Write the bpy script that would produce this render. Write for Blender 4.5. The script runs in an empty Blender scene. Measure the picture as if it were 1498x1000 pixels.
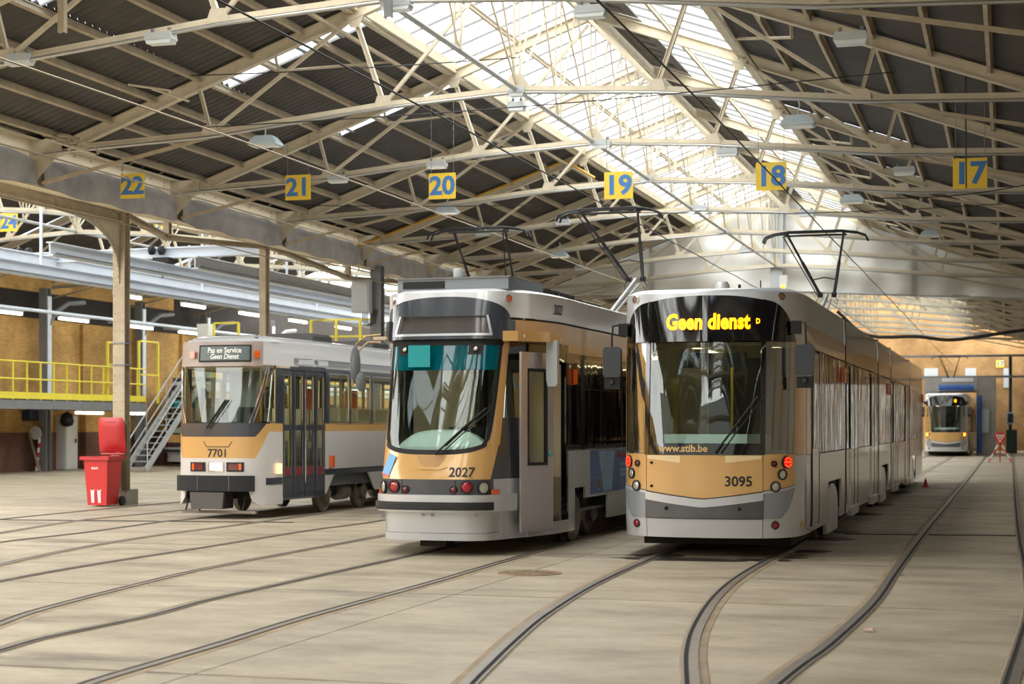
import bpy, bmesh, math, random
import numpy as np
from mathutils import Vector, Matrix
random.seed(7)
C = bpy.context.scene.collection
SC = bpy.context.scene
PI = math.pi
# ---------------------------------------------------------------- camera, world, light, exposure
FPX, CAMH, XVP, YVP = 2450.0, 1.65, 1478.0, 622.0
TH = math.atan((XVP - 749.0) / FPX)
cam = bpy.data.cameras.new('camera')
cam.sensor_width = 36.0
cam.lens = 36.0 * FPX / 1498.0
cam.shift_y = (YVP - 500.0) / 1498.0
cam.clip_start, cam.clip_end = 0.1, 400
cam.dof.use_dof = True
cam.dof.focus_distance = 21.0
cam.dof.aperture_fstop = 2.4
camo = bpy.data.objects.new('camera', cam)
camo.location = (0, 0, CAMH)
camo.rotation_euler = (PI / 2, 0, TH)
C.objects.link(camo)
SC.camera = camo
w = bpy.data.worlds.new('overcast_sky')
SC.world = w
w.use_nodes = True
w.node_tree.nodes['Background'].inputs[0].default_value = (1.0, 0.995, 0.98, 1)
w.node_tree.nodes['Background'].inputs[1].default_value = 6.0
SC.view_settings.view_transform = 'Standard'
SC.view_settings.look = 'None'
SC.view_settings.gamma = 1.0
SC.view_settings.exposure = 0.35
SC.view_settings.use_curve_mapping = False


def portal(loc, rot, sx, sy):
    l = bpy.data.lights.new('skylight_portal', 'AREA')
    l.shape = 'RECTANGLE'
    l.size, l.size_y = sx, sy
    l.cycles.is_portal = True
    o = bpy.data.objects.new('skylight_portal', l)
    o.location, o.rotation_euler = loc, rot
    C.objects.link(o)


SLOPE = 0.36
RX = -8.05            # ridge of the main hall
portal((RX - 1.6, 43, 9.95 - 1.6 * SLOPE + 0.35), (0, -math.atan(SLOPE), 0), 3.0, 124)
portal((RX + 1.6, 43, 9.95 - 1.6 * SLOPE + 0.35), (0, math.atan(SLOPE), 0), 3.0, 124)

# ---------------------------------------------------------------- helpers


def lin(c):
    out = []
    for x in c:
        x = x / 255.0
        out.append(x / 12.92 if x <= 0.04045 else ((x + 0.055) / 1.055) ** 2.4)
    return (out[0], out[1], out[2], 1.0)


MATS = {}


def M(name, rgb, rough=0.5, metal=0.0, var=0.0, vscale=2.0, bump=0.0, bscale=30.0, coat=0.0, emit=0.0, spec=0.5, stretch=None):
    m = bpy.data.materials.new(name)
    m.use_nodes = True
    nt = m.node_tree
    b = nt.nodes['Principled BSDF']
    col = lin(rgb)
    b.inputs['Base Color'].default_value = col
    b.inputs['Roughness'].default_value = rough
    b.inputs['Metallic'].default_value = metal
    b.inputs['Specular IOR Level'].default_value = spec
    b.inputs['Coat Weight'].default_value = coat
    b.inputs['Coat Roughness'].default_value = 0.05
    if emit:
        b.inputs['Emission Color'].default_value = col
        b.inputs['Emission Strength'].default_value = emit
    if var or bump:
        tc = nt.nodes.new('ShaderNodeTexCoord')
        mp = nt.nodes.new('ShaderNodeMapping')
        nt.links.new(tc.outputs['Object'], mp.inputs[0])
        if stretch:
            mp.inputs['Scale'].default_value = stretch
    if var:
        n = nt.nodes.new('ShaderNodeTexNoise')
        n.inputs['Scale'].default_value = vscale
        n.inputs['Detail'].default_value = 6
        n.inputs['Roughness'].default_value = 0.65
        nt.links.new(mp.outputs[0], n.inputs['Vector'])
        r = nt.nodes.new('ShaderNodeValToRGB')
        r.color_ramp.elements[0].position = 0.3
        r.color_ramp.elements[1].position = 0.7
        r.color_ramp.elements[0].color = tuple(max(0, x * (1 - var)) for x in col[:3]) + (1,)
        r.color_ramp.elements[1].color = tuple(min(1, x * (1 + var)) for x in col[:3]) + (1,)
        nt.links.new(n.outputs['Fac'], r.inputs[0])
        nt.links.new(r.outputs[0], b.inputs['Base Color'])
    if bump:
        n2 = nt.nodes.new('ShaderNodeTexNoise')
        n2.inputs['Scale'].default_value = bscale
        n2.inputs['Detail'].default_value = 4
        nt.links.new(mp.outputs[0], n2.inputs['Vector'])
        bp = nt.nodes.new('ShaderNodeBump')
        bp.inputs['Strength'].default_value = bump
        nt.links.new(n2.outputs['Fac'], bp.inputs['Height'])
        nt.links.new(bp.outputs[0], b.inputs['Normal'])
    MATS[name] = m
    return m


def glass(name, tint, ior=1.5, rough=0.0, body=0.0, bodycol=(40, 40, 40), power=5.0, wave=0.0):
    m = bpy.data.materials.new(name)
    m.use_nodes = True
    nt = m.node_tree
    nt.nodes.remove(nt.nodes['Principled BSDF'])
    out = nt.nodes['Material Output']
    tr = nt.nodes.new('ShaderNodeBsdfTransparent')
    tr.inputs[0].default_value = tint + (1,)
    last = tr
    if body:
        d = nt.nodes.new('ShaderNodeBsdfDiffuse')
        d.inputs[0].default_value = lin(bodycol)
        mx0 = nt.nodes.new('ShaderNodeMixShader')
        mx0.inputs[0].default_value = body
        nt.links.new(tr.outputs[0], mx0.inputs[1])
        nt.links.new(d.outputs[0], mx0.inputs[2])
        last = mx0
    gl = nt.nodes.new('ShaderNodeBsdfAnisotropic')
    gl.inputs['Roughness'].default_value = rough
    if wave:
        tc = nt.nodes.new('ShaderNodeTexCoord')
        mp = nt.nodes.new('ShaderNodeMapping')
        mp.inputs['Scale'].default_value = (1, 2.2, 0.3)
        nz_ = nt.nodes.new('ShaderNodeTexNoise')
        nz_.inputs['Scale'].default_value = 2.0
        nz_.inputs['Detail'].default_value = 1
        bp = nt.nodes.new('ShaderNodeBump')
        bp.inputs['Strength'].default_value = wave
        bp.inputs['Distance'].default_value = 0.05
        nt.links.new(tc.outputs['Object'], mp.inputs[0])
        nt.links.new(mp.outputs[0], nz_.inputs['Vector'])
        nt.links.new(nz_.outputs['Fac'], bp.inputs['Height'])
        nt.links.new(bp.outputs[0], gl.inputs['Normal'])
    lw = nt.nodes.new('ShaderNodeLayerWeight')      # two-sided Schlick reflectance of a thin pane
    lw.inputs[0].default_value = 0.5
    pw = nt.nodes.new('ShaderNodeMath')
    pw.operation = 'POWER'
    pw.inputs[1].default_value = power
    nt.links.new(lw.outputs['Facing'], pw.inputs[0])
    f0 = ((ior - 1) / (ior + 1)) ** 2
    fr = nt.nodes.new('ShaderNodeMath')
    fr.operation = 'MULTIPLY_ADD'
    fr.inputs[1].default_value = 1.0 - f0
    fr.inputs[2].default_value = f0
    nt.links.new(pw.outputs[0], fr.inputs[0])
    mx = nt.nodes.new('ShaderNodeMixShader')
    nt.links.new(fr.outputs[0], mx.inputs[0])
    nt.links.new(last.outputs[0], mx.inputs[1])
    nt.links.new(gl.outputs[0], mx.inputs[2])
    nt.links.new(mx.outputs[0], out.inputs[0])
    MATS[name] = m
    return m


def brick_mat(name, c1, c2, mortar, axes='YZ', soot=0.0):
    m = bpy.data.materials.new(name)
    m.use_nodes = True
    nt = m.node_tree
    b = nt.nodes['Principled BSDF']
    b.inputs['Roughness'].default_value = 0.85
    g = nt.nodes.new('ShaderNodeNewGeometry')
    sp = nt.nodes.new('ShaderNodeSeparateXYZ')
    nt.links.new(g.outputs['Position'], sp.inputs[0])
    cb = nt.nodes.new('ShaderNodeCombineXYZ')
    nt.links.new(sp.outputs[axes[0]], cb.inputs[0])
    nt.links.new(sp.outputs[axes[1]], cb.inputs[1])
    t = nt.nodes.new('ShaderNodeTexBrick')
    t.inputs['Color1'].default_value = lin(c1)
    t.inputs['Color2'].default_value = lin(c2)
    t.inputs['Mortar'].default_value = lin(mortar)
    t.inputs['Scale'].default_value = 1.0
    t.inputs['Mortar Size'].default_value = 0.012
    t.inputs['Brick Width'].default_value = 0.24
    t.inputs['Row Height'].default_value = 0.085
    nt.links.new(cb.outputs[0], t.inputs[0])
    n = nt.nodes.new('ShaderNodeTexNoise')
    n.inputs['Scale'].default_value = 0.55
    n.inputs['Detail'].default_value = 7
    nt.links.new(cb.outputs[0], n.inputs['Vector'])
    r = nt.nodes.new('ShaderNodeValToRGB')
    r.color_ramp.elements[0].position = 0.38
    r.color_ramp.elements[1].position = 0.62
    r.color_ramp.elements[0].color = (0.62 - soot, 0.58 - soot, 0.5 - soot, 1)
    r.color_ramp.elements[1].color = (1.05, 1.02, 1.0, 1)
    nt.links.new(n.outputs['Fac'], r.inputs[0])
    mx = nt.nodes.new('ShaderNodeMix')
    mx.data_type = 'RGBA'
    mx.blend_type = 'MULTIPLY'
    mx.inputs[0].default_value = 1.0
    nt.links.new(t.outputs['Color'], mx.inputs[6])
    nt.links.new(r.outputs[0], mx.inputs[7])
    nt.links.new(mx.outputs[2], b.inputs['Base Color'])
    bp = nt.nodes.new('ShaderNodeBump')
    bp.inputs['Strength'].default_value = 0.4
    bp.inputs['Distance'].default_value = 0.02
    nt.links.new(t.outputs['Fac'], bp.inputs['Height'])
    bp.invert = True
    nt.links.new(bp.outputs[0], b.inputs['Normal'])
    return m


class MB:
    """collects shapes, then links them as ONE mesh object"""

    def __init__(self):
        self.v, self.f = [], []

    def add(self, vs, fs):
        o = len(self.v)
        self.v += [tuple(p) for p in vs]
        self.f += [tuple(i + o for i in q) for q in fs]
        return self

    def box(self, c, s, m=None):
        vs = []
        for z in (-1, 1):
            for y in (-1, 1):
                for x in (-1, 1):
                    p = Vector((x * s[0] / 2, y * s[1] / 2, z * s[2] / 2))
                    if m is not None:
                        p = m @ p
                    vs.append((p.x + c[0], p.y + c[1], p.z + c[2]))
        return self.add(vs, [(0, 2, 3, 1), (4, 5, 7, 6), (0, 1, 5, 4), (2, 6, 7, 3), (0, 4, 6, 2), (1, 3, 7, 5)])

    def span(self, a, b):
        return self.box([(a[i] + b[i]) / 2 for i in range(3)], [abs(b[i] - a[i]) for i in range(3)])

    def bar(self, p0, p1, w, h, up=(0, 0, 1)):
        p0, p1 = Vector(p0), Vector(p1)
        d = (p1 - p0)
        L = d.length
        d.normalize()
        u = Vector(up)
        if abs(d.dot(u)) > 0.98:
            u = Vector((0, 1, 0))
        sx = d.cross(u).normalized()
        u = sx.cross(d)
        m = Matrix((sx, d, u)).transposed()
        return self.box((p0 + p1) / 2, (w, L, h), m)

    def ibeam(self, p0, p1, w, h, t=0.02, up=(0, 0, 1)):
        p0, p1 = Vector(p0), Vector(p1)
        d = (p1 - p0).normalized()
        u = Vector(up)
        if abs(d.dot(u)) > 0.98:
            u = Vector((0, 1, 0))
        sx = d.cross(u).normalized()
        u = sx.cross(d)
        o = u * (h / 2 - t / 2)
        self.bar(p0 + o, p1 + o, w, t, up)
        self.bar(p0 - o, p1 - o, w, t, up)
        return self.bar(p0, p1, t, h - 2 * t, up)

    def tube(self, path, r, n=8, cap=True):
        P = [Vector(p) for p in path]
        R = r if isinstance(r, (list, tuple)) else [r] * len(P)
        vs, fs = [], []
        prev = None
        for i, p in enumerate(P):
            d = (P[min(i + 1, len(P) - 1)] - P[max(i - 1, 0)]).normalized()
            if prev is None:
                u = Vector((0, 0, 1)) if abs(d.z) < 0.9 else Vector((1, 0, 0))
                a = d.cross(u).normalized()
            else:
                a = (prev - d * prev.dot(d)).normalized()
            prev = a
            b = d.cross(a)
            for k in range(n):
                t = 2 * PI * k / n
                q = p + (a * math.cos(t) + b * math.sin(t)) * R[i]
                vs.append(q)
        for i in range(len(P) - 1):
            for k in range(n):
                k2 = (k + 1) % n
                fs.append((i * n + k, i * n + k2, (i + 1) * n + k2, (i + 1) * n + k))
        if cap:
            fs.append(tuple(range(n - 1, -1, -1)))
            fs.append(tuple(range((len(P) - 1) * n, len(P) * n)))
        return self.add(vs, fs)

    def lathe(self, prof, mat, n=20):
        """prof: list of (radius, height) along local z of matrix mat"""
        vs, fs = [], []
        for (r, h) in prof:
            for k in range(n):
                t = 2 * PI * k / n
                vs.append(mat @ Vector((r * math.cos(t), r * math.sin(t), h)))
        for i in range(len(prof) - 1):
            for k in range(n):
                k2 = (k + 1) % n
                fs.append((i * n + k, i * n + k2, (i + 1) * n + k2, (i + 1) * n + k))
        fs.append(tuple(range(n - 1, -1, -1)))
        fs.append(tuple(range((len(prof) - 1) * n, len(prof) * n)))
        return self.add(vs, fs)

    def prism(self, poly, mat, t):
        """polygon in local xy of mat, extruded from 0 to t along local z"""
        n = len(poly)
        vs = [mat @ Vector((p[0], p[1], 0)) for p in poly] + [mat @ Vector((p[0], p[1], t)) for p in poly]
        fs = [tuple(range(n - 1, -1, -1)), tuple(range(n, 2 * n))]
        fs += [(i, (i + 1) % n, n + (i + 1) % n, n + i) for i in range(n)]
        return self.add(vs, fs)

    def slabgrid(self, outer, inner):
        """outer / inner: equal grids [i][j] of points: a closed sheet with thickness"""
        ni, nj = len(outer), len(outer[0])
        vs = [p for row in outer for p in row] + [p for row in inner for p in row]
        o = ni * nj
        fs = []
        I = lambda i, j: i * nj + j
        for i in range(ni - 1):
            for j in range(nj - 1):
                fs.append((I(i, j), I(i + 1, j), I(i + 1, j + 1), I(i, j + 1)))
                fs.append((o + I(i, j), o + I(i, j + 1), o + I(i + 1, j + 1), o + I(i + 1, j)))
        for i in range(ni - 1):
            fs.append((I(i, 0), o + I(i, 0), o + I(i + 1, 0), I(i + 1, 0)))
            fs.append((I(i, nj - 1), I(i + 1, nj - 1), o + I(i + 1, nj - 1), o + I(i, nj - 1)))
        for j in range(nj - 1):
            fs.append((I(0, j), I(0, j + 1), o + I(0, j + 1), o + I(0, j)))
            fs.append((I(ni - 1, j), o + I(ni - 1, j), o + I(ni - 1, j + 1), I(ni - 1, j + 1)))
        return self.add(vs, fs)

    def mesh(self, name, mat, smooth=None, fix=False):
        me = bpy.data.meshes.new(name)
        me.from_pydata(self.v, [], self.f)
        if fix:
            bm = bmesh.new()
            bm.from_mesh(me)
            bmesh.ops.recalc_face_normals(bm, faces=bm.faces)
            bm.to_mesh(me)
            bm.free()
        me.materials.append(mat)
        if smooth:
            me.polygons.foreach_set('use_smooth', [True] * len(me.polygons))
            me.set_sharp_from_angle(angle=math.radians(smooth))
        me.update()
        return me

    def build(self, name, mat, parent=None, smooth=None, kind=None, label=None, fix=False):
        return link(name, self.mesh(name, mat, smooth, fix), parent, kind, label)


def link(name, data, parent=None, kind=None, label=None, loc=None):
    o = bpy.data.objects.new(name, data)
    C.objects.link(o)
    if parent is not None:
        o.parent = parent
    if kind:
        o['kind'] = kind
    if label:
        o['label'] = label
    if loc is not None:
        o.location = loc
    return o


def thing(name, label, cat, loc=(0, 0, 0), rz=0.0, group=None):
    o = bpy.data.objects.new(name, None)
    o.empty_display_size = 0.2
    C.objects.link(o)
    o.location = loc
    o.rotation_euler = (0, 0, rz)
    o['label'], o['category'] = label, cat
    if group:
        o['group'] = group
    return o


def setting(name):
    o = bpy.data.objects.new(name, None)
    C.objects.link(o)
    o['kind'] = 'structure'
    return o


def text(name, body, size, mat, parent, mtx, bold=0.0, label=None, align='CENTER', ext=0.001, squeeze=1.0, shear=0.0, spacing=1.0):
    cu = bpy.data.curves.new(name, 'FONT')
    cu.body = body
    cu.size = size
    cu.align_x = align
    cu.align_y = 'CENTER'
    cu.extrude = ext
    cu.offset = bold
    cu.shear = shear
    cu.space_character = spacing
    cu.resolution_u = 3
    t = bpy.data.objects.new(name, cu)
    C.objects.link(t)
    me = bpy.data.meshes.new_from_object(t)
    bpy.data.objects.remove(t)
    bpy.data.curves.remove(cu)
    me.transform(mtx @ Matrix.Diagonal((squeeze, 1, 1, 1)))
    me.materials.clear()
    me.materials.append(mat)
    return link(name, me, parent, label=label)


def FACE(loc):
    """frame of an upright face that looks towards -Y (x right, y up, z out)"""
    return Matrix.Translation(Vector(loc)) @ Matrix.Rotation(PI / 2, 4, 'X')


# pixel helpers: a point of the photograph on the ground or on a vertical plane, as a place in the hall
_c, _s = math.cos(TH), math.sin(TH)


def on_ground(px, py):
    zc = FPX * CAMH / (py - YVP)
    xc = (px - 749.0) / FPX * zc
    return (xc * _c - zc * _s, xc * _s + zc * _c)


def on_Y(px, py, Y):
    t = (px - 749.0) / FPX
    X = Y * (t * _c - _s) / (_c + t * _s)
    zc = Y * _c - X * _s
    return Vector((X, Y, CAMH + (YVP - py) * zc / FPX))


def on_X(px, py, X):
    t = (px - 749.0) / FPX
    Y = X * (_c + t * _s) / (t * _c - _s)
    zc = Y * _c - X * _s
    return Vector((X, Y, CAMH + (YVP - py) * zc / FPX))


def at_zc(px, py, zc):
    xc = (px - 749.0) / FPX * zc
    return Vector((xc * _c - zc * _s, xc * _s + zc * _c, CAMH + (YVP - py) * zc / FPX))

# ---------------------------------------------------------------- materials
cream = M('cream_painted_steel', (200, 190, 168), 0.55, var=0.12, vscale=3, spec=0.3)
cream_dirty = M('dusty_cream_steel', (168, 155, 132), 0.65, var=0.2, vscale=2.5, spec=0.3)
conduit_m = M('conduit_grey', (170, 170, 166), 0.35, 0.5)
sheet_m = M('corrugated_sheet_dark', (88, 85, 82), 0.7, var=0.15, vscale=1.2, spec=0.2)
pane_m = glass('skylight_pane', (0.97, 0.98, 0.98), 1.4, 0.15, 0.06, (235, 235, 232))
dim_pane_m = glass('dim_skylight_pane', (0.7, 0.72, 0.73), 1.4, 0.3, 0.1, (200, 200, 196))  # darker tint, not dust: holds down light from the widened glazing
roofpane_m = glass('rooflight_sheet', (0.75, 0.8, 0.85), 1.35, 0.3, 0.25, (200, 205, 210))
bar_m = M('glazing_bar_grey', (120, 122, 122), 0.5)
vent_m = M('ridge_vent_board', (92, 86, 78), 0.8, var=0.2)
dark_m = M('near_black', (16, 16, 17), 0.6)
steel_blue = M('pale_blue_steel', (216, 224, 234), 0.5, var=0.06, vscale=1.5)
steel_grey = M('grey_steel', (118, 120, 122), 0.5, var=0.1)
galv = M('galvanised_steel', (172, 176, 178), 0.45, 0.3, var=0.08)
yellow_m = M('yellow_paint', (232, 216, 60), 0.45, var=0.06)
sign_m = M('sign_yellow', (238, 202, 62), 0.5, var=0.05, vscale=6)
sign_b = M('sign_blue', (66, 122, 186), 0.5)
tarp_m = M('grey_tarpaulin', (150, 147, 143), 0.42, var=0.36, vscale=0.9, bump=0.25, bscale=2.0)
curtain_m = M('white_sheeting', (214, 214, 210), 0.6, var=0.07, vscale=0.5, bump=0.5, bscale=0.9)
lamp_house = M('lamp_housing_grey', (176, 182, 184), 0.4)
lamp_lens = M('lamp_lens', (214, 222, 224), 0.2)
tube_m = M('fluorescent_tube', (255, 246, 226), 0.3, emit=7.0)
cable_m = M('cable_dark', (34, 32, 34), 0.6)
wire_m = M('contact_wire', (150, 136, 112), 0.5, 0.4)
concrete_m = M('concrete_block', (150, 146, 134), 0.9, var=0.15, bump=0.3)
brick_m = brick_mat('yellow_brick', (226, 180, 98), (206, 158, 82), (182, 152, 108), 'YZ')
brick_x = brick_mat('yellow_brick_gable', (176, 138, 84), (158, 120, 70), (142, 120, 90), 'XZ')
dado_m = brick_mat('brown_brick_dado', (132, 84, 66), (112, 72, 58), (104, 88, 78), 'YZ')
soot_shade_m = M('soot_shade_panel', (42, 37, 32), 0.9, var=0.25)
rail_m = M('worn_rail_steel', (136, 128, 118), 0.42, 0.5, var=0.15, vscale=5)
groove_m = M('rail_groove', (30, 26, 23), 0.9)
bed_m = M('rail_bed_grime', (150, 132, 106), 0.9, var=0.25, vscale=2.2)


def floor_mat():
    m = bpy.data.materials.new('dusty_concrete')
    m.use_nodes = True
    nt = m.node_tree
    L = nt.links.new
    b = nt.nodes['Principled BSDF']
    b.inputs['Specular IOR Level'].default_value = 0.35
    g = nt.nodes.new('ShaderNodeNewGeometry')

    def noise(scale, sc, det=6):
        mp = nt.nodes.new('ShaderNodeMapping')
        mp.inputs['Scale'].default_value = sc
        mp.inputs['Rotation'].default_value = (0, 0, TH)
        L(g.outputs['Position'], mp.inputs[0])
        n = nt.nodes.new('ShaderNodeTexNoise')
        n.inputs['Scale'].default_value = scale
        n.inputs['Detail'].default_value = det
        n.inputs['Roughness'].default_value = 0.62
        L(mp.outputs[0], n.inputs['Vector'])
        return n.outputs['Fac']

    def ramp(f, p0, c0, p1, c1):
        r = nt.nodes.new('ShaderNodeValToRGB')
        r.color_ramp.elements[0].position, r.color_ramp.elements[1].position = p0, p1
        r.color_ramp.elements[0].color, r.color_ramp.elements[1].color = c0, c1
        L(f, r.inputs[0])
        return r.outputs[0]

    def mix(kind, f, a, c):
        x = nt.nodes.new('ShaderNodeMix')
        x.data_type = 'RGBA'
        x.blend_type = kind
        if isinstance(f, float):
            x.inputs[0].default_value = f
        else:
            L(f, x.inputs[0])
        L(a, x.inputs[6])
        if isinstance(c, tuple):
            x.inputs[7].default_value = c
        else:
            L(c, x.inputs[7])
        return x.outputs[2]
    base = ramp(noise(0.22, (1, 1, 1)), 0.3, lin((150, 139, 120)), 0.72, lin((184, 171, 148)))
    v = noise(1.6, (0.55, 1, 1), 9)
    base = mix('MULTIPLY', 0.75, base, ramp(v, 0.3, (0.62, 0.6, 0.55, 1), 0.64, (1.12, 1.12, 1.11, 1)))
    base = mix('MULTIPLY', 0.5, base, ramp(noise(14, (0.6, 1, 1), 8), 0.25, (0.72, 0.7, 0.68, 1), 0.6, (1.05, 1.05, 1.05, 1)))
    st = ramp(noise(0.75, (0.35, 1.2, 1), 8), 0.56, (0, 0, 0, 1), 0.74, (1, 1, 1, 1))
    base = mix('MIX', st, base, lin((104, 96, 84)))
    L(base, b.inputs['Base Color'])
    L(ramp(noise(0.9, (1, 1, 1)), 0.3, (0.42, 0.42, 0.42, 1), 0.7, (0.7, 0.7, 0.7, 1)), b.inputs['Roughness'])
    bp = nt.nodes.new('ShaderNodeBump')
    bp.inputs['Strength'].default_value = 0.18
    bp.inputs['Distance'].default_value = 0.01
    L(noise(22, (1, 1, 1)), bp.inputs['Height'])
    L(bp.outputs[0], b.inputs['Normal'])
    return m


floor_m = floor_mat()

# ---------------------------------------------------------------- floor, slabs, rails
YEND = 113.0
YBACK = -22.0
floor = MB().span((-34.3, YBACK, -0.3), (9.3, YEND + 0.3, -0.06)).build('floor', groove_m, kind='structure')
xs = [-34, -25.9, -17.75, -11.5, -5.2, 1.6, 9]
ys = [26.4 + 5.45 * k for k in range(-9, 16)] + [YEND]
ys[0] = YBACK
for i in range(len(xs) - 1):
    for j in range(len(ys) - 1):
        if ys[j] < 5 and j > 0 and False:
            continue
        MB().span((xs[i] + 0.006, ys[j] + 0.02, -0.06), (xs[i + 1] - 0.006, ys[j + 1] - 0.02, 0.0)).build('concrete_slab', floor_m, floor)


def catmull(P, n=8):
    P = [Vector(p) for p in P]
    Q = [P[0] * 2 - P[1]] + P + [P[-1] * 2 - P[-2]]
    out = []
    for i in range(1, len(Q) - 2):
        for k in range(n):
            t = k / n
            a, b, c, d = Q[i - 1], Q[i], Q[i + 1], Q[i + 2]
            out.append(0.5 * ((2 * b) + (c - a) * t + (2 * a - 5 * b + 4 * c - d) * t * t + (3 * b - a - 3 * c + d) * t ** 3))
    out.append(P[-1])
    return out


TRK = {17: -0.56, 18: -3.6, 19: -6.8, 20: -9.95, 21: -13.2, 22: -16.25}
RAILS = [   # (track, side, points of the photograph from near to far, where the straight begins)
    (18, -1, [(640, 1040), (681, 1000), (699, 982), (750, 934), (795, 898), (864, 856), (939, 821.6), (990, 802)], 28),
    (18, 1, [(1022, 1040), (1017, 1000), (1015, 953), (1025, 916), (1050, 876), (1083, 846), (1126, 820), (1163, 800)], 28),
    (17, -1, [(1070, 1050), (1133, 999), (1166, 973), (1213, 939), (1276, 880), (1309, 833), (1352, 776)], 36),
    (17, 1, [(1476, 1040), (1484, 1000), (1500, 945), (1512, 890), (1506, 830), (1495, 780)], 36),
    (19, 1, [(30, 1040), (135, 1000), (240, 968), (330, 941), (450, 903.6), (600, 862), (660, 845), (720, 827), (786, 808)], 27),
    (19, -1, [(-120, 985), (0, 950), (66, 932), (210, 902), (300, 878), (450, 845), (600, 812), (636, 803)], 27),
    (20, 1, [(-90, 948), (0, 914), (60, 893), (192, 858.6), (300, 833), (450, 804.5), (560, 784)], 31),
    (20, -1, [(-90, 871), (0, 849.6), (135, 825.6), (300, 800), (450, 776), (540, 764)], 31),
    (21, 1, [(-80, 848), (0, 827), (120, 801.5), (240, 782), (378, 764)], 36),
    (21, -1, [(-80, 808), (0, 793), (120, 779), (240, 762.5), (300, 757)], 36),
    (22, 1, [(-80, 794), (0, 780), (129, 760), (270, 746)], 42),
    (22, -1, [(-80, 770), (0, 759.5), (150, 744.5), (230, 737)], 42),
]


def strip(path, offs, z0):
    """sweep a flat cross profile: offs = [(u, z), ...]"""
    mb = MB()
    n = len(offs)
    vs, fs = [], []
    for i, p in enumerate(path):
        d = (path[min(i + 1, len(path) - 1)] - path[max(i - 1, 0)]).normalized()
        r = Vector((d.y, -d.x, 0))
        for (u, z) in offs:
            q = p + r * u
            vs.append((q.x, q.y, z + z0))
    for i in range(len(path) - 1):
        for k in range(n - 1):
            fs.append((i * n + k, i * n + k + 1, (i + 1) * n + k + 1, (i + 1) * n + k))
    return mb.add(vs, fs)


for trk, side, pts, ystr in RAILS:
    P = [Vector(on_ground(*p) + (0,)) for p in pts]
    xs_ = TRK[trk] + side * 0.7175
    P += [Vector((xs_, ystr, 0)), Vector((xs_, ystr + 6, 0)), Vector((xs_, 70, 0)), Vector((xs_, YEND - 0.5, 0))]
    path = catmull(P, 8)
    ins = -side
    strip(path, [(-0.1, 0), (-0.09, 0.003), (0.09, 0.003), (0.1, 0)], 0.001).build('rail_bed', bed_m, floor)
    strip(path, [(-0.035, 0.004), (-0.034, 0.012), (0.034, 0.012), (0.035, 0.004)], 0.001).build('rail', rail_m, floor)
    a, b = sorted((ins * 0.036, ins * 0.066))
    strip(path, [(a, 0.006), (b, 0.006)], 0.0).build('rail_groove', groove_m, floor)
    a, b = sorted((ins * 0.067, ins * 0.085))
    strip(path, [(a, 0.004), (a, 0.01), (b, 0.01), (b, 0.004)], 0.001).build('guard_lip', rail_m, floor)
# slot drains across the tracks
for a, b in (((1235, 781), (1345, 782)), ((1358, 782), (1490, 783.5)), ((0, 760), (430, 764))):
    A, B = Vector(on_ground(*a) + (0,)), Vector(on_ground(*b) + (0,))
    strip([A, B], [(-0.09, 0.001), (-0.09, 0.005), (0.09, 0.005), (0.09, 0.001)], 0).build('slot_drain', groove_m, floor)

# ---------------------------------------------------------------- ceiling: trusses, purlins, sheets, skylight
ceiling = setting('ceiling')
Y0T, BAY = 27.35, 5.45
TYK = lambda k: Y0T + BAY * k if k >= 0 else 21.0 + BAY * (k + 1)
ZR = lambda dx: 10.14 - SLOPE * abs(dx)      # roof skin
UY = (0, 1, 0)


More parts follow.
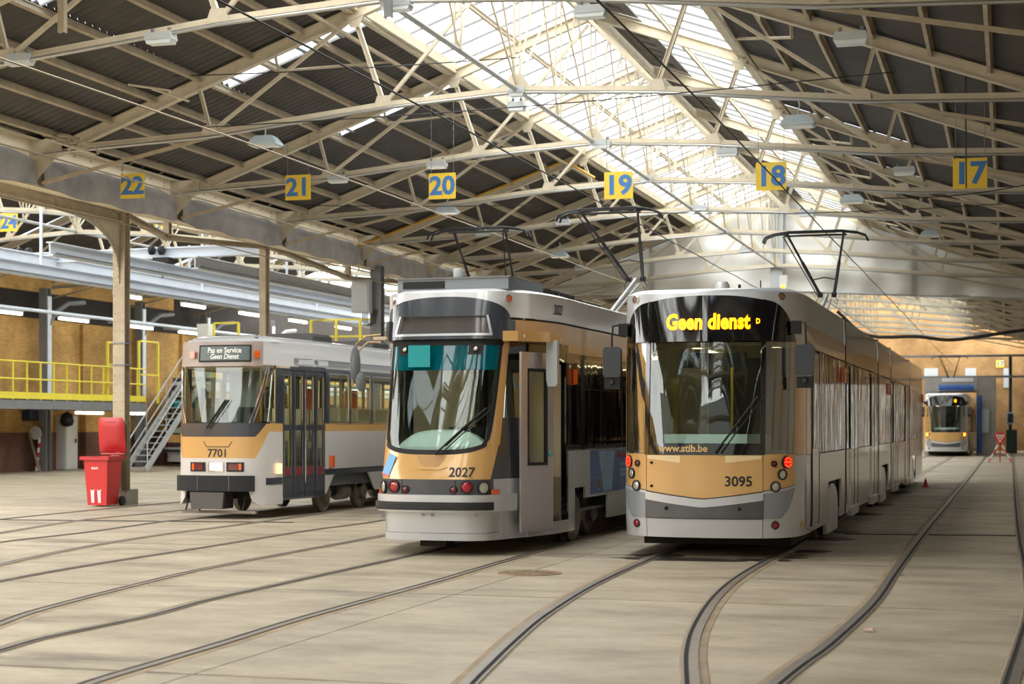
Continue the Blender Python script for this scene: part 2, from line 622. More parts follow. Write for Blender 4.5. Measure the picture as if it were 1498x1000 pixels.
def truss_meshes():
    out = []
    for s in (-1, 1):
        p = lambda x, z: (s * x, 0, z)
        out.append(('rafter', MB().ibeam(p(9.5, 6.52), p(0, 9.93), 0.13, 0.21, 0.022).mesh('rafter', cream), 0))
        ch = MB()
        nodes = [(9.35, 6.72), (5.75, 6.87), (2.42, 7.21), (0, 7.35)]
        for a, b in zip(nodes, nodes[1:]):
            ch.bar(p(*a), p(*b), 0.11, 0.022)
            ch.bar((p(*a)[0], 0, a[1] + 0.045), (p(*b)[0], 0, b[1] + 0.045), 0.022, 0.075)
        out.append(('chord', ch.mesh('chord', cream), 0))
        cd = MB()
        cd.tube([(s * x, -0.05, z - 0.045) for x, z in nodes], 0.028, 8)
        out.append(('conduit', cd.mesh('conduit', conduit_m, 50), 0))
        out.append(('strut', MB().ibeam(p(5.98, 7.78), p(5.75, 6.95), 0.055, 0.06, 0.012).mesh('strut', cream), 0))
        out.append(('strut', MB().ibeam(p(2.98, 8.85), p(2.42, 7.25), 0.075, 0.08, 0.014).mesh('strut', cream), 0))
        out.append(('diagonal', MB().bar(p(5.7, 6.95), p(2.98, 8.8), 0.055, 0.06).mesh('diagonal', cream), 0))
        out.append(('diagonal', MB().bar(p(2.38, 7.28), p(0.1, 9.72), 0.055, 0.06).mesh('diagonal', cream), 0))
        out.append(('knee_brace', MB().bar(p(9.2, 6.15), p(5.8, 6.83), 0.05, 0.06).mesh('knee_brace', cream_dirty), 0))
        for (x, z, wd, hh) in ((5.75, 6.96, 0.34, 0.16), (2.42, 7.3, 0.34, 0.18), (2.95, 8.72, 0.36, 0.22)):
            g = MB()
            poly = [(-wd / 2, -hh / 2), (wd / 2, -hh / 2), (wd * 0.3, hh / 2), (-wd * 0.3, hh / 2)]
            if z > 8:
                poly = [(-wd * 0.2, -hh / 2), (wd * 0.2, -hh / 2), (wd / 2, hh / 2), (-wd / 2, hh / 2)]
            g.prism(poly, Matrix.Translation((s * x, -0.035, z)) @ Matrix.Rotation(PI / 2, 4, 'X'), 0.02)
            out.append(('gusset', g.mesh('gusset', cream), 0))
        eg = MB().prism([(9.5, 6.95), (8.75, 6.95), (8.75, 6.72), (9.45, 6.05)] if s > 0 else [(-9.5, 6.95), (-9.45, 6.05), (-8.75, 6.72), (-8.75, 6.95)],
                        Matrix.Translation((0, -0.05, 0)) @ Matrix.Rotation(PI / 2, 4, 'X'), 0.02)
        out.append(('gusset', eg.mesh('gusset', cream), 0))
    kp = MB()
    for dx in (-0.05, 0.05):
        kp.bar((dx, 0, 7.35), (dx, 0, 9.85), 0.03, 0.05, UY)
    out.append(('king_post', kp.mesh('king_post', cream), 0))
    out.append(('gusset', MB().prism([(-0.3, 7.33), (0.3, 7.33), (0.09, 7.62), (-0.09, 7.62)], Matrix.Translation((0, -0.04, 0)) @ Matrix.Rotation(PI / 2, 4, 'X'), 0.02).mesh('gusset', cream), 0))
    return out


TM = truss_meshes()


def truss(xc, y, sc=1.0):
    t = bpy.data.objects.new('roof_truss', None)
    C.objects.link(t)
    t.parent = ceiling
    t.location = (xc, y, 0)
    t.scale = (sc, 1, 1)
    for name, me, _ in TM:
        link(name, me, t)


KS = range(-6, 15)
for k in KS:
    truss(RX, TYK(k))

PUR = [0.0 + x for x in (3.95, 4.95, 5.95, 6.85, 7.75, 8.6)]
PANES = 6


def wave(y0, y1, x0, x1, xc, side, pitch=0.22, amp=0.05, n=4):
    """corrugated sheet whose ribs run down the slope"""
    mb = MB()
    cnt = max(2, int((y1 - y0) / pitch * n))
    vs, fs = [], []
    for i in range(cnt + 1):
        y = y0 + (y1 - y0) * i / cnt
        dz = amp * math.sin(2 * PI * y / pitch)
        for x in (x0, x1):
            vs.append((xc + side * x, y, ZR(x) + dz))
    for i in range(cnt):
        q = (2 * i, 2 * i + 1, 2 * i + 3, 2 * i + 2)
        fs.append(q)
    return mb.add(vs, fs)


def roof(xc, half, ks, detail, purl=True, wide_=False):
    for k in ks:
        ya, yb = TYK(k), TYK(k + 1)
        for s in (-1, 1):
            wide = wide_ is True or (wide_ == 'right' and s > 0)
            wave(ya, yb, 5.95, half, xc, s).build('corrugated_sheet', sheet_m, ceiling)
            if not wide:
              wave(ya, ya + 0.35, 3.0, 5.95, xc, s).build('corrugated_sheet', sheet_m, ceiling)
              wave(ya + 1.2, yb, 3.0, 5.95, xc, s).build('corrugated_sheet', sheet_m, ceiling)
            rp = MB().slabgrid([[(xc + s * x, y, ZR(x) + 0.01) for x in (2.95, 6.0)] for y in (ya + 0.33, ya + 1.22)],
                               [[(xc + s * x, y, ZR(x)) for x in (2.95, 6.0)] for y in (ya + 0.33, ya + 1.22)])
            if not wide:
                rp.build('rooflight_pane', roofpane_m, ceiling)
            if detail:
                for x in (3.7, 4.4, 5.1, 5.7):
                    MB().span((xc + s * x - 0.03, ya + 0.3, ZR(x) - 0.05), (xc + s * x + 0.03, ya + 1.25, ZR(x) - 0.02)).build('rooflight_clip', bar_m, ceiling)
            for x in PUR:
                if x > half or not purl:
                    continue
                MB().ibeam((xc + s * x, ya, ZR(x) - 0.11), (xc + s * x, yb, ZR(x) - 0.11), 0.065, 0.13, 0.018, (s * SLOPE, 0, 1)).build('purlin', cream_dirty, ceiling)
            # skylight edge: upper edge beam, gutter board and lower tie
            ed = MB()
            ed.bar((xc + s * 2.93, ya, ZR(2.93) - 0.08), (xc + s * 2.93, yb, ZR(2.93) - 0.08), 0.07, 0.2)
            ed.bar((xc + s * 3.05, ya, ZR(3.05) - 0.15), (xc + s * 3.05, yb, ZR(3.05) - 0.15), 0.1, 0.06)
            ed.build('skylight_edge_beam', cream, ceiling)
            if detail:
                MB().bar((xc + s * 3.3, ya, ZR(3.3) - 0.34), (xc + s * 3.3, yb, ZR(3.3) - 0.34), 0.06, 0.06).build('edge_tie', cream_dirty, ceiling)
            if detail:
                MB().tube([(xc + s * 3.3, ya + 2.72, ZR(3.3) - 0.34), (xc + s * 4.6, ya + 0.4, ZR(4.6) - 0.45), (xc + s * 4.6, ya + 0.2, ZR(4.6) - 0.1)], 0.03, 6).build('brace_rod', cream_dirty, ceiling, 50)
            n = PANES if detail else 1
            for i in range(n):
                y0, y1 = ya + (yb - ya) * i / n, ya + (yb - ya) * (i + 1) / n
                x0, x1 = 0.32, (5.95 if wide else 2.98)
                MB().slabgrid([[(xc + s * x, y, ZR(x) + 0.05) for x in (x0, x1)] for y in (y0 + 0.01, y1 - 0.01)],
                              [[(xc + s * x, y, ZR(x) + 0.042) for x in (x0, x1)] for y in (y0 + 0.01, y1 - 0.01)]).build('skylight_pane', dim_pane_m if wide else pane_m, ceiling)
            for i in range(PANES):
                y0 = ya + (yb - ya) * i / PANES
                MB().bar((xc + s * 0.3, y0, ZR(0.3) + 0.03), (xc + s * 3.0, y0, ZR(3.0) + 0.03), 0.03, 0.045).build('glazing_bar', bar_m, ceiling)
            MB().ibeam((xc + s * 1.6, ya, ZR(1.6) - 0.1), (xc + s * 1.6, yb, ZR(1.6) - 0.1), 0.06, 0.1, 0.015).build('purlin', cream, ceiling)
        # ridge
        rb = MB()
        for dx in (-0.1, 0.1):
            rb.bar((xc + dx, ya, 9.86), (xc + dx, yb, 9.86), 0.06, 0.16)
        rb.build('ridge_beam', cream, ceiling)
        MB().slabgrid([[(xc - 0.36, ya, ZR(.36) + .09), (xc, ya, 10.24), (xc + 0.36, ya, ZR(.36) + .09)], [(xc - 0.36, yb, ZR(.36) + .09), (xc, yb, 10.24), (xc + 0.36, yb, ZR(.36) + .09)]],
                      [[(xc - 0.36, ya, ZR(.36) + .07), (xc, ya, 10.2), (xc + 0.36, ya, ZR(.36) + .07)], [(xc - 0.36, yb, ZR(.36) + .07), (xc, yb, 10.2), (xc + 0.36, yb, ZR(.36) + .07)]]).build('ridge_cap', vent_m, ceiling)
        vb = MB().slabgrid([[(xc + 0.34, y, ZR(.34) - .02), (xc + 0.95, y, ZR(.95) - .02)] for y in (ya + 0.1, yb - 0.1)], [[(xc + 0.34, y, ZR(.34) - .05), (xc + 0.95, y, ZR(.95) - .05)] for y in (ya + 0.1, yb - 0.1)])
        vb.build('ridge_vent_board', vent_m, ceiling)
        for i in range(7 if detail else 0):
            y = ya + 0.5 + i * 0.7
            MB().slabgrid([[(xc + x, yy, ZR(x) - .05) for x in (0.42, 0.72)] for yy in (y, y + 0.22)], [[(xc + x, yy, ZR(x) - .06) for x in (0.42, 0.72)] for yy in (y, y + 0.22)]).build('vent_slot', dark_m, ceiling)
        # lattice girder under the ridge, between the king posts
        MB().tube([(xc, ya, 7.36), (xc, yb, 7.36)], 0.045, 8).build('ridge_tie', conduit_m, ceiling, 50)
        ym = (ya + yb) / 2
        pm = MB()
        for dx in (-0.05, 0.05):
            pm.bar((xc + dx, ym, 7.36), (xc + dx, ym, 9.8), 0.025, 0.045, UY)
        pm.build('lattice_post', cream, ceiling)
        for (a, b) in (((ya, 7.4), (ya + (yb - ya) / 4, 9.78)), ((ym, 7.4), (ym - (yb - ya) / 4, 9.78)), ((ym, 7.4), (ym + (yb - ya) / 4, 9.78)), ((yb, 7.4), (yb - (yb - ya) / 4, 9.78)), ((ya, 7.4), (ym, 9.78)), ((yb, 7.4), (ym, 9.78))):
            MB().bar((xc, a[0], a[1]), (xc, b[0], b[1]), 0.032, 0.032).build('lattice_brace', cream, ceiling)


roof(RX, 8.85, range(-1, 7), True)
roof(RX, 8.85, range(-7, -1), False, False)
roof(RX, 8.85, range(7, 15), False, True, True)  # glazing widened behind the sheeting, added to brighten the far end
for k in KS:
    MB().slabgrid([[(-18.2, y, 7.16), (-17.5, y, 7.1), (-16.7, y, 7.2)] for y in (TYK(k), TYK(k + 1))], [[(-18.2, y, 7.14), (-17.5, y, 7.08), (-16.7, y, 7.18)] for y in (TYK(k), TYK(k + 1))]).build('valley_gutter', vent_m, ceiling)
    MB().slabgrid([[(x, y, ZR(x - RX)) for x in (0.7, 1.6)] for y in (TYK(k), TYK(k + 1))], [[(x, y, ZR(x - RX) - .02) for x in (0.7, 1.6)] for y in (TYK(k), TYK(k + 1))]).build('eaves_sheet', sheet_m, ceiling)
# the bay to the left has a roof of its own
LX = -26.4
for k in range(1, 8):
    truss(LX, Y0T + BAY * k, 0.93)
roof(LX, 8.9, range(0, 8), False, False, 'right')  # right slope is unseen; its glazing is widened to light the bay
portal((LX - 1.6, 49, 9.95 - 1.6 * SLOPE + 0.35), (0, -math.atan(SLOPE), 0), 3.0, 44)
portal((LX + 3.1, 49, 9.95 - 3.1 * SLOPE + 0.35), (0, math.atan(SLOPE), 0), 6.2, 44)
# ---------------------------------------------------------------- walls
WX = -34.0
wall_left = setting('wall_left')
MB().span((WX - 0.4, YBACK, 0), (WX, YEND, 7.42)).build('brickwork', brick_m, wall_left)
MB().span((WX, YBACK, 0), (WX + 0.03, YEND, 1.4)).build('dado', dado_m, wall_left)
MB().span((WX, YBACK, 5.55), (WX + 0.04, YEND, 6.5)).build('soot_shade_band', soot_shade_m, wall_left)
MB().span((WX, 64, 6.5), (WX + 0.035, YEND, 7.42)).build('soot_shade_band', soot_shade_m, wall_left)  # painted shade, not soot: darkens the skylit brick strip
for k in range(3, 12):
    y = 44.3 + 3.05 * (k - 3)
    MB().span((WX, y, 0), (WX + 0.25, y + 0.75, 2.3)).build('pilaster', brick_m, wall_left)
    MB().span((WX + 0.02, y - 0.02, 0), (WX + 0.28, y + 0.77, 1.4)).build('pilaster_dado', dado_m, wall_left)
for y in (49.4, 51.0, 56.5, 60.5, 64.5, 69, 74):
    MB().span((WX, y, 2.6), (WX + 0.14, y + 0.9, 5.5)).build('brick_pier', brick_m, wall_left)
wall_back = setting('wall_back')
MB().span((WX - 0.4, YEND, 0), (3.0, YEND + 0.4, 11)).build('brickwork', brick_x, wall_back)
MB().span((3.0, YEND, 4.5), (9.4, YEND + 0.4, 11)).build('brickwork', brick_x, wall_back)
MB().span((4.4, YEND, 0), (5.4, YEND + 0.4, 4.5)).build('brick_pier', brick_x, wall_back)
MB().span((7.4, YEND, 0), (9.4, YEND + 0.4, 4.5)).build('brick_pier', brick_x, wall_back)
for x0, x1 in ((3.0, 4.4), (5.4, 7.4)):      # unseen gates added so their boards reflect in the tram side
    for i in range(6):
        a_, b_ = x0 + (x1 - x0) * i / 6, x0 + (x1 - x0) * (i + 1) / 6
        MB().span((a_ + 0.01, YEND + 0.02, 0), (b_ - 0.01, YEND + 0.1, 4.4)).build('added_gate_board', [curtain_m, curtain_m, yellow_m, curtain_m, lamp_house, curtain_m][i], wall_back)
    for x in (x0, x1 - 0.08):
        MB().span((x, YEND + 0.1, 0), (x + 0.08, YEND + 0.3, 4.5)).build('added_gate_jamb', steel_grey, wall_back)
    MB().span((x0, YEND + 0.1, 4.35), (x1, YEND + 0.3, 4.5)).build('added_gate_head', steel_grey, wall_back)
wall_front = setting('wall_front')
MB().span((WX - 0.4, YBACK - 0.4, 0), (9.4, YBACK, 11)).build('plaster', M('sooty_plaster', (120, 122, 118), 0.8, var=0.15), wall_front)
wall_right = setting('wall_right')
MB().span((9.0, YBACK, 0), (9.4, YEND, 8)).build('plaster', M('pale_plaster', (190, 186, 176), 0.8, var=0.12), wall_right)
MB().span((1.4, YBACK, 6.6), (5.7, YEND, 6.75)).build('roof_deck', sheet_m, wall_right)
MB().span((5.7, YBACK, 6.7), (6.3, YEND, 6.71)).build('skylight_pane', pane_m, wall_right)  # strip skylight added out of view to lighten the tram side
portal((6.0, 30, 6.9), (0, 0, 0), 0.6, 100)
MB().span((6.3, YBACK, 6.6), (9.3, YEND, 6.75)).build('roof_deck', sheet_m, wall_right)
for y in range(12, 60, 6):
    MB().span((8.9, y, 0), (9.0, y + 1.6, 6.5)).build('brick_pier', brick_m, wall_right)
# the far end: windows high in the brick
for i, (a, b) in enumerate(((1352, 1372), (1412, 1428), (1468, 1476))):
    p, q = on_Y(a, 560, YEND), on_Y(b, 545, YEND)
    MB().span((p.x, YEND - 0.06, p.z - 0.3), (q.x, YEND, q.z + 0.3)).build('notice_board', lamp_house, wall_back)

# ---------------------------------------------------------------- eaves girder, columns
EX = -17.5
eb = setting('eaves_beam')
for k in range(-2, 8):
    ya, yb = TYK(k), TYK(k + 1)
    g = MB()
    g.span((EX - 0.02, ya, 6.12), (EX + 0.02, yb, 6.97))
    g.span((EX - 0.13, ya, 6.95), (EX + 0.15, yb, 6.99))
    g.span((EX - 0.13, ya, 6.08), (EX + 0.15, yb, 6.12))
    g.build('girder', M('girder_cream', (232, 220, 190), 0.5, var=0.06) if 'girder_cream' not in MATS else MATS['girder_cream'], eb)
    rv = MB()
    for i in range(9):
        for z in (6.88, 6.8):
            if 0 < i < 8 and z < 6.85:
                continue
            rv.lathe([(0.02, 0), (0.014, 0.014)], Matrix.Translation((EX + 0.02, ya + 0.3 + i * 0.6, z)) @ Matrix.Rotation(PI / 2, 4, 'Y'), 6)
    r = rv.build('rivet_row', cream_dirty, eb)
    r['kind'] = 'stuff'
    MB().bar((EX + 0.42, ya, 7.2), (EX + 0.42, yb, 7.2), 0.06, 0.12).build('gutter_rail', cream_dirty, eb)
    for i in range(4):
        MB().bar((EX + 0.1, ya + 0.8 + i * 1.3, 6.98), (EX + 0.45, ya + 0.8 + i * 1.3, 7.2), 0.03, 0.03).build('gutter_bracket', cream_dirty, eb)
tp = thing('tarpaulin', 'wrinkled grey tarpaulin strapped along the riveted eaves girder', 'tarpaulin')
for k in range(-1, 7):
    ya, yb = TYK(k) + 0.12, TYK(k + 1) - 0.12
    o, q = [], []
    for i in range(45):
        y = ya + (yb - ya) * i / 44
        ro, ri = [], []
        for j in range(7):
            v = j / 6
            edge = min(i, 44 - i)
            pin = max(0, 1 - edge / 6)
            zt = 6.66 - 0.10 * pin + 0.012 * math.sin(i * 0.7 + k)
            zb = 6.05 + 0.025 * math.sin(i * 0.4 + k * 2) + 0.05 * pin
            b = 0.14 + 0.05 * math.sin(PI * v) * (1 - 0.4 * pin) + (0.012 * math.sin(i * 1.1 + j * 0.5) + 0.012 * math.sin(i * 0.45 - j * 0.7)) * (0.4 + 1.6 * pin)
            z = zt + (zb - zt) * v
            ro.append((EX + 0.05 + b, y, z))
            ri.append((EX + 0.04 + b, y, z))
        o.append(ro)
        q.append(ri)
    MB().slabgrid(o, q).build('sheet', tarp_m, tp, 60)


def column(x, y, h, haunch, wd=0.27, dp=0.24):
    c = setting('column')
    c.location = (x, y, 0)
    MB().ibeam((0, 0, 0.3), (0, 0, h), wd, dp, 0.03, UY).build('shaft', cream_dirty, c)
    MB().span((-0.25, -0.22, 0), (0.25, 0.25, 0.32)).build('plinth', concrete_m, c)
    for z in (3.35, 2.9):
        MB().span((-0.16, -0.14, z), (0.16, 0.14, z + 0.03)).build('clamp_band', steel_grey, c)
    rv = MB()
    for i in range(30):
        for dx in (-wd * 0.33, wd * 0.33):
            rv.lathe([(0.016, 0), (0.01, 0.012)], Matrix.Translation((dx, -0.12, 0.5 + i * (h - 0.6) / 30)) @ Matrix.Rotation(PI / 2, 4, 'X'), 6)
    rv.build('rivet_row', cream_dirty, c)['kind'] = 'stuff'
    if haunch:
        poly = [(-0.1, h - 1.5)]
        for i in range(9):
            t = i / 8
            poly.append((-0.14 - 2.4 * t ** 2.2, h - 1.5 + 1.25 * (1 - (1 - t) ** 2)))
        poly += [(-2.6, h), (-0.1, h)]
        m = Matrix(((0, 0, 1, 0), (1, 0, 0, 0), (0, 1, 0, 0), (0, 0, 0, 1)))
        MB().prism(poly, m, 0.025).build('haunch_plate', cream_dirty, c)
        rv = MB()
        for i in range(20):
            t = i / 19
            rv.lathe([(0.022, 0), (0.014, 0.016)], Matrix.Translation((0.025, -0.2 - 2.3 * t ** 2.2, h - 1.36 + 1.2 * (1 - (1 - t) ** 2))) @ Matrix.Rotation(PI / 2, 4, 'Y'), 6)
        rv.build('rivet_row', cream_dirty, c)['kind'] = 'stuff'
    return c


COLS = [20.4, 31.25, 38.25, 49.15, 60.05]
for i, y in enumerate(COLS):
    column(EX - 0.32, y, 6.1, i == 1, 0.27 if i < 2 else 0.17, 0.24)
for a, b in ((31.25, 38.25), (38.25, 49.15), (49.15, 60.05)):
    m = (a + b) / 2
    if a < 32:
        m = 33.2
    for (p, q) in (((a + (0 if a > 32 else -2), 6.15 if a > 32 else 6.4), (m, 5.78)), ((m, 5.78), (b, 6.1))):
        MB().ibeam((EX - 0.3, p[0], p[1]), (EX - 0.3, q[0], q[1]), 0.12, 0.12, 0.02).build('strut_brace', cream_dirty, eb)
    MB().ibeam((EX - 0.3, m, 5.78), (EX - 0.3, m, 6.3), 0.14, 0.14, 0.02, UY).build('queen_post', cream_dirty, eb)
MB().ibeam((EX - 0.32, 18, 6.02), (EX - 0.32, 31.2, 6.02), 0.22, 0.3, 0.03).build('lower_girder', cream_dirty, eb)
# grey steel column with a switch cabinet further down the row
gc = setting('column')
p = on_X(552, 450, -17.3)
gc.location = (p.x, p.y, 0)
MB().ibeam((0, 0, 0), (0, 0, 6.2), 0.32, 0.3, 0.03, UY).build('shaft', steel_grey, gc)
sw = thing('switch_cabinet', 'grey electrical cabinet hung on the grey steel column', 'cabinet', (p.x - 0.3, p.y - 0.35, 4.85))
MB().span((-0.3, -0.12, 0), (0.22, 0.16, 0.92)).build('housing', lamp_house, sw)
MB().span((-0.27, -0.14, 0.03), (0.19, -0.12, 0.89)).build('door', lamp_house, sw)
for dx in (0.0, 0.06, 0.12):
    MB().tube([(dx, 0, 0.02), (dx + 0.01, -0.02, -0.25), (dx + 0.09, -0.02, -0.38), (dx + 0.2, 0.1, -0.3), (dx + 0.25, 0.2, 0.1)], 0.014, 6).build('cable', cable_m, sw, 60)

# ---------------------------------------------------------------- bay on the left: crane beams, pipe, posts, platform
for (x, zt, zb, lab) in ((-24.0, 5.80, 5.45, 'lowest pale blue crane beam, carrying a row of tube lamps'), (-21.0, 6.2, 5.86, 'highest pale blue crane beam right behind the cream columns'),
                         (-22.5, 6.14, 5.8, 'pale blue crane beam in the middle of the four'), (-26.0, 6.42, 5.98, 'pale blue crane beam farthest back, nearest the brick wall')):
    b = thing('crane_beam', lab, 'beam', (x, 0, 0), group='pale blue crane beams')
    y0 = 24 if x > -24.5 and x < -23 else (on_X(285, 380, -21).y if x > -21.5 else 36)
    MB().ibeam((0, y0, (zt + zb) / 2), (0, 78, (zt + zb) / 2), 0.2, zt - zb, 0.03).build('girder', steel_blue, b)
    for i in range(3):
        y = y0 + 14 + i * 9
        MB().ibeam((0, y, zt), (0, y, 7.6), 0.06, 0.06, 0.012, UY).build('hanger', steel_blue, b)
    MB().tube([(0.14, y0, zb + 0.06), (0.14, 78, zb + 0.06)], 0.03, 6).build('cable_duct', steel_grey, b, 50)
cg = thing('crane_bridge', 'pale blue crane bridge girder spanning across the left bay under sign 23', 'crane')
a, b_ = on_Y(46, 379, 42), on_Y(392, 365, 42)
MB().ibeam((a.x - 3, 42, a.z), (b_.x, 42, b_.z + 0.02), 0.25, 0.3, 0.035).build('girder', steel_blue, cg)
for px in (222, 236):
    q = on_Y(px, 366, 41.8)
    MB().lathe([(0.1, -0.06), (0.13, -0.05), (0.13, 0.05), (0.1, 0.06)], Matrix.Translation((q.x, 41.8, q.z)) @ Matrix.Rotation(PI / 2, 4, 'Y'), 14).build('trolley_wheel', dark_m, cg, 40)
q = on_Y(238, 380, 41.8)
MB().box((q.x, 41.8, q.z), (0.5, 0.25, 0.12)).build('trolley', dark_m, cg)
MB().tube([(q.x, 41.8, q.z), (q.x, 41.8, q.z - 0.5)], 0.02, 6).build('hoist_rope', dark_m, cg)
for px in (28, 42):
    q = on_Y(px, 370, 41.8)
    MB().lathe([(0.1, -0.06), (0.15, -0.05), (0.15, 0.05), (0.1, 0.06)], Matrix.Translation((q.x, 41.8, q.z)) @ Matrix.Rotation(PI / 2, 4, 'Y'), 14).build('trolley_wheel', dark_m, cg, 40)

pipe = thing('lighting_rail', 'long pale rail carrying tube lamps in front of the brick wall', 'rail')
PX = -31.3
MB().tube([(PX, 40, 5.5), (PX, 90, 5.5)], 0.06, 10).build('rail_tube', steel_blue, pipe, 50)
for i in range(8):
    y = 45 + i * 4.5
    MB().bar((PX, y, 5.5), (WX, y, 5.7), 0.05, 0.05).build('bracket', steel_blue, pipe)


def tube_lamp(loc, ln, lab, ang=0.0, up=0.1):
    t = thing('tube_lamp', lab, 'lamp', loc, ang, 'fluorescent tube lamps')
    MB().span((-0.07, -ln / 2, 0.0), (0.07, ln / 2, 0.05)).build('housing', lamp_house, t)
    for y in (-ln / 3, ln / 3):
        MB().span((-0.02, y - 0.02, 0.05), (0.02, y + 0.02, up)).build('bracket', lamp_house, t)
    MB().tube([(0, -ln / 2 + 0.02, -0.045), (0, ln / 2 - 0.02, -0.045)], 0.045, 8).build('tube', tube_m, t, 50)


for i, px in enumerate((8, 108, 205, 278)):
    q = on_X(px, 465, PX)
    tube_lamp((PX, q.y, 5.37), 1.9, 'glowing tube lamp on the wall rail, ' + ('first from the left edge', 'second from the left edge', 'just right of the riveted cream column', 'last one, above the white display of tram 7701')[i])
for i, px in enumerate((187, 283, 365, 436, 502)):
    q = on_X(px, 440, -24.0)
    tube_lamp((-24.0, q.y, 5.35), 1.5, 'glowing tube lamp under the pale blue crane beam, ' + ('behind the cream riveted column', 'second from the cream riveted column', 'third, left of the thin second column', 'fourth, right of the thin second column', 'fifth, beside the yellow guard rail')[i])
for i, px in enumerate((131, 194)):
    q = on_X(px, 597, -32.2)
    tube_lamp((-32.2, q.y, 2.15), 1.9, 'glowing tube lamp under the platform ' + ('left of', 'behind')[i] + ' the riveted cream column', up=0.36)
for i, px in enumerate((66, 205, 300, 395)):
    q = on_X(px, 500, WX + 0.6)
    c = setting('column')
    c.location = (WX + 0.6, q.y, 0)
    MB().ibeam((0, 0, 0), (0, 0, 6.6), 0.3, 0.32, 0.03, UY).build('shaft', steel_grey, c)
    MB().span((0.16, -0.12, 2.3), (0.2, 0.12, 6.3)).build('cladding_strip', steel_blue, c)
    MB().tube([(0.1, 0, 5.2), (0.25, 0.3, 5.75), (0.4, 0.9, 6.1), (0.45, 1.9, 6.2)], 0.09, 8).build('arched_brace', steel_grey, c, 50)

# platform with the yellow railing
pf = thing('work_platform', 'steel work platform with yellow railing along the brick wall', 'platform')
PXF = -31.5
ya, yb = 40.0, on_X(213, 580, PXF).y
MB().span((WX, ya, 2.5), (PXF, yb, 2.58)).build('deck', steel_grey, pf)
MB().span((PXF - 0.06, ya, 2.2), (PXF, yb, 2.52)).build('edge_beam', steel_grey, pf)
MB().span((PXF - 0.01, ya, 2.54), (PXF + 0.02, yb, 2.76)).build('toe_board', yellow_m, pf)
for z in (3.78, 3.2):
    MB().tube([(PXF, ya, z), (PXF, yb, z)], 0.03, 8).build('guard_rail', yellow_m, pf, 50)
y = ya
i = 0
while y < yb - 0.3:
    MB().span((PXF - 0.025, y - 0.025, 2.5), (PXF + 0.025, y + 0.025, 3.78)).build('guard_post', yellow_m, pf)
    y += 0.82
for px in (157, 203, 231):
    q = on_X(px, 530, PXF - 0.1)
    MB().span((q.x - 0.04, q.y - 0.04, 2.5), (q.x + 0.04, q.y + 0.04, 4.85 if px > 200 else 4.7)).build('gate_post', yellow_m, pf)
qa, qb = on_X(205, 490, PXF - 0.1).y, on_X(231, 490, PXF - 0.1).y
for z in (4.82, 3.55):
    MB().span((PXF - 0.13, qa, z), (PXF - 0.07, qb, z + 0.06)).build('gate_rail', yellow_m, pf)
qa, qb = on_X(157, 490, PXF - 0.1).y, on_X(170, 490, PXF - 0.1).y
for z in (4.66, 3.85):
    MB().span((PXF - 0.13, qa, z), (PXF - 0.07, qb, z + 0.06)).build('gate_rail', yellow_m, pf)
for y in (41, 47, 53, 57.5):
    MB().span((PXF - 0.3, y - 0.1, 2.2), (WX, y + 0.1, 2.5)).build('cross_beam', steel_grey, pf)

# stair up to the roof-access platform
st = thing('steel_stair', 'galvanised steel stair with handrails beside tram 7701', 'stair')
SX0, SX1 = -30.0, -29.2
SY0, SY1, SZ1 = 52.9, 57.4, 3.45
dy, dz = SY1 - SY0, SZ1
for x in (SX0, SX1):
    MB().bar((x, SY0, 0.08), (x, SY1, SZ1), 0.05, 0.24).build('stringer', galv, st)
    MB().tube([(x, SY0 + 0.1, 0.0), (x, SY0 + 0.1, 1.05), (x, SY1, SZ1 + 1.0)], 0.028, 8).build('handrail', galv, st, 50)
    MB().tube([(x, SY0 + 0.1, 0.55), (x, SY1, SZ1 + 0.5)], 0.02, 8).build('mid_rail', galv, st, 50)
    for t in (0.33, 0.66, 1.0):
        MB().tube([(x, SY0 + dy * t, dz * t), (x, SY0 + dy * t, dz * t + 1.02)], 0.022, 8).build('baluster', galv, st, 50)
for i in range(16):
    t = (i + 0.7) / 16
    MB().box(((SX0 + SX1) / 2, SY0 + dy * t, dz * t), (SX1 - SX0, 0.26, 0.035)).build('tread', galv, st)
rp = thing('roof_access_platform', 'high yellow railed platform for roof work behind tram 7701', 'platform')
MB().span((-30.1, 57.4, 3.38), (-28.9, 82, 3.46)).build('deck', steel_grey, rp)
for x in (-30.05, -28.95):
    for z in (4.46, 3.96):
        MB().tube([(x, 57.6, z), (x, 82, z)], 0.03, 8).build('guard_rail', yellow_m, rp, 50)
    for i in range(13):
        y = 57.6 + i * 2.0
        MB().span((x - 0.03, y - 0.03, 3.4), (x + 0.03, y + 0.03, 4.48)).build('guard_post', yellow_m, rp)
        if i % 2 == 0:
            MB().span((x - 0.06, y - 0.06, 0), (x + 0.06, y + 0.06, 3.4)).build('support_leg', steel_grey, rp)


def cage(name, lab, pxs, y, zt, zb, mids):
    t = thing(name, lab, 'railing')
    P = [on_Y(px, 480, y).x for px in pxs]
    for x in P:
        MB().span((x - 0.04, y - 0.04, 3.4), (x + 0.04, y + 0.04, zt)).build('post', yellow_m, t)
    for z in [zt, zb] + mids:
        MB().span((P[0], y - 0.03, z - 0.03), (P[-1], y + 0.03, z + 0.03)).build('rail', yellow_m, t)
    for x in (P[0], P[-1]):
        MB().span((x - 0.03, y, zb - 0.03), (x + 0.03, y + 1.6, zb + 0.03)).build('return_rail', yellow_m, t)
    MB().span((P[0] - 0.1, y - 0.1, 3.3), (P[-1] + 0.1, y + 1.7, 3.4)).build('deck', steel_grey, t)
    for x in (P[0], P[-1]):
        MB().span((x - 0.06, y + 0.6, 0), (x + 0.06, y + 0.72, 3.3)).build('support_leg', steel_grey, t)


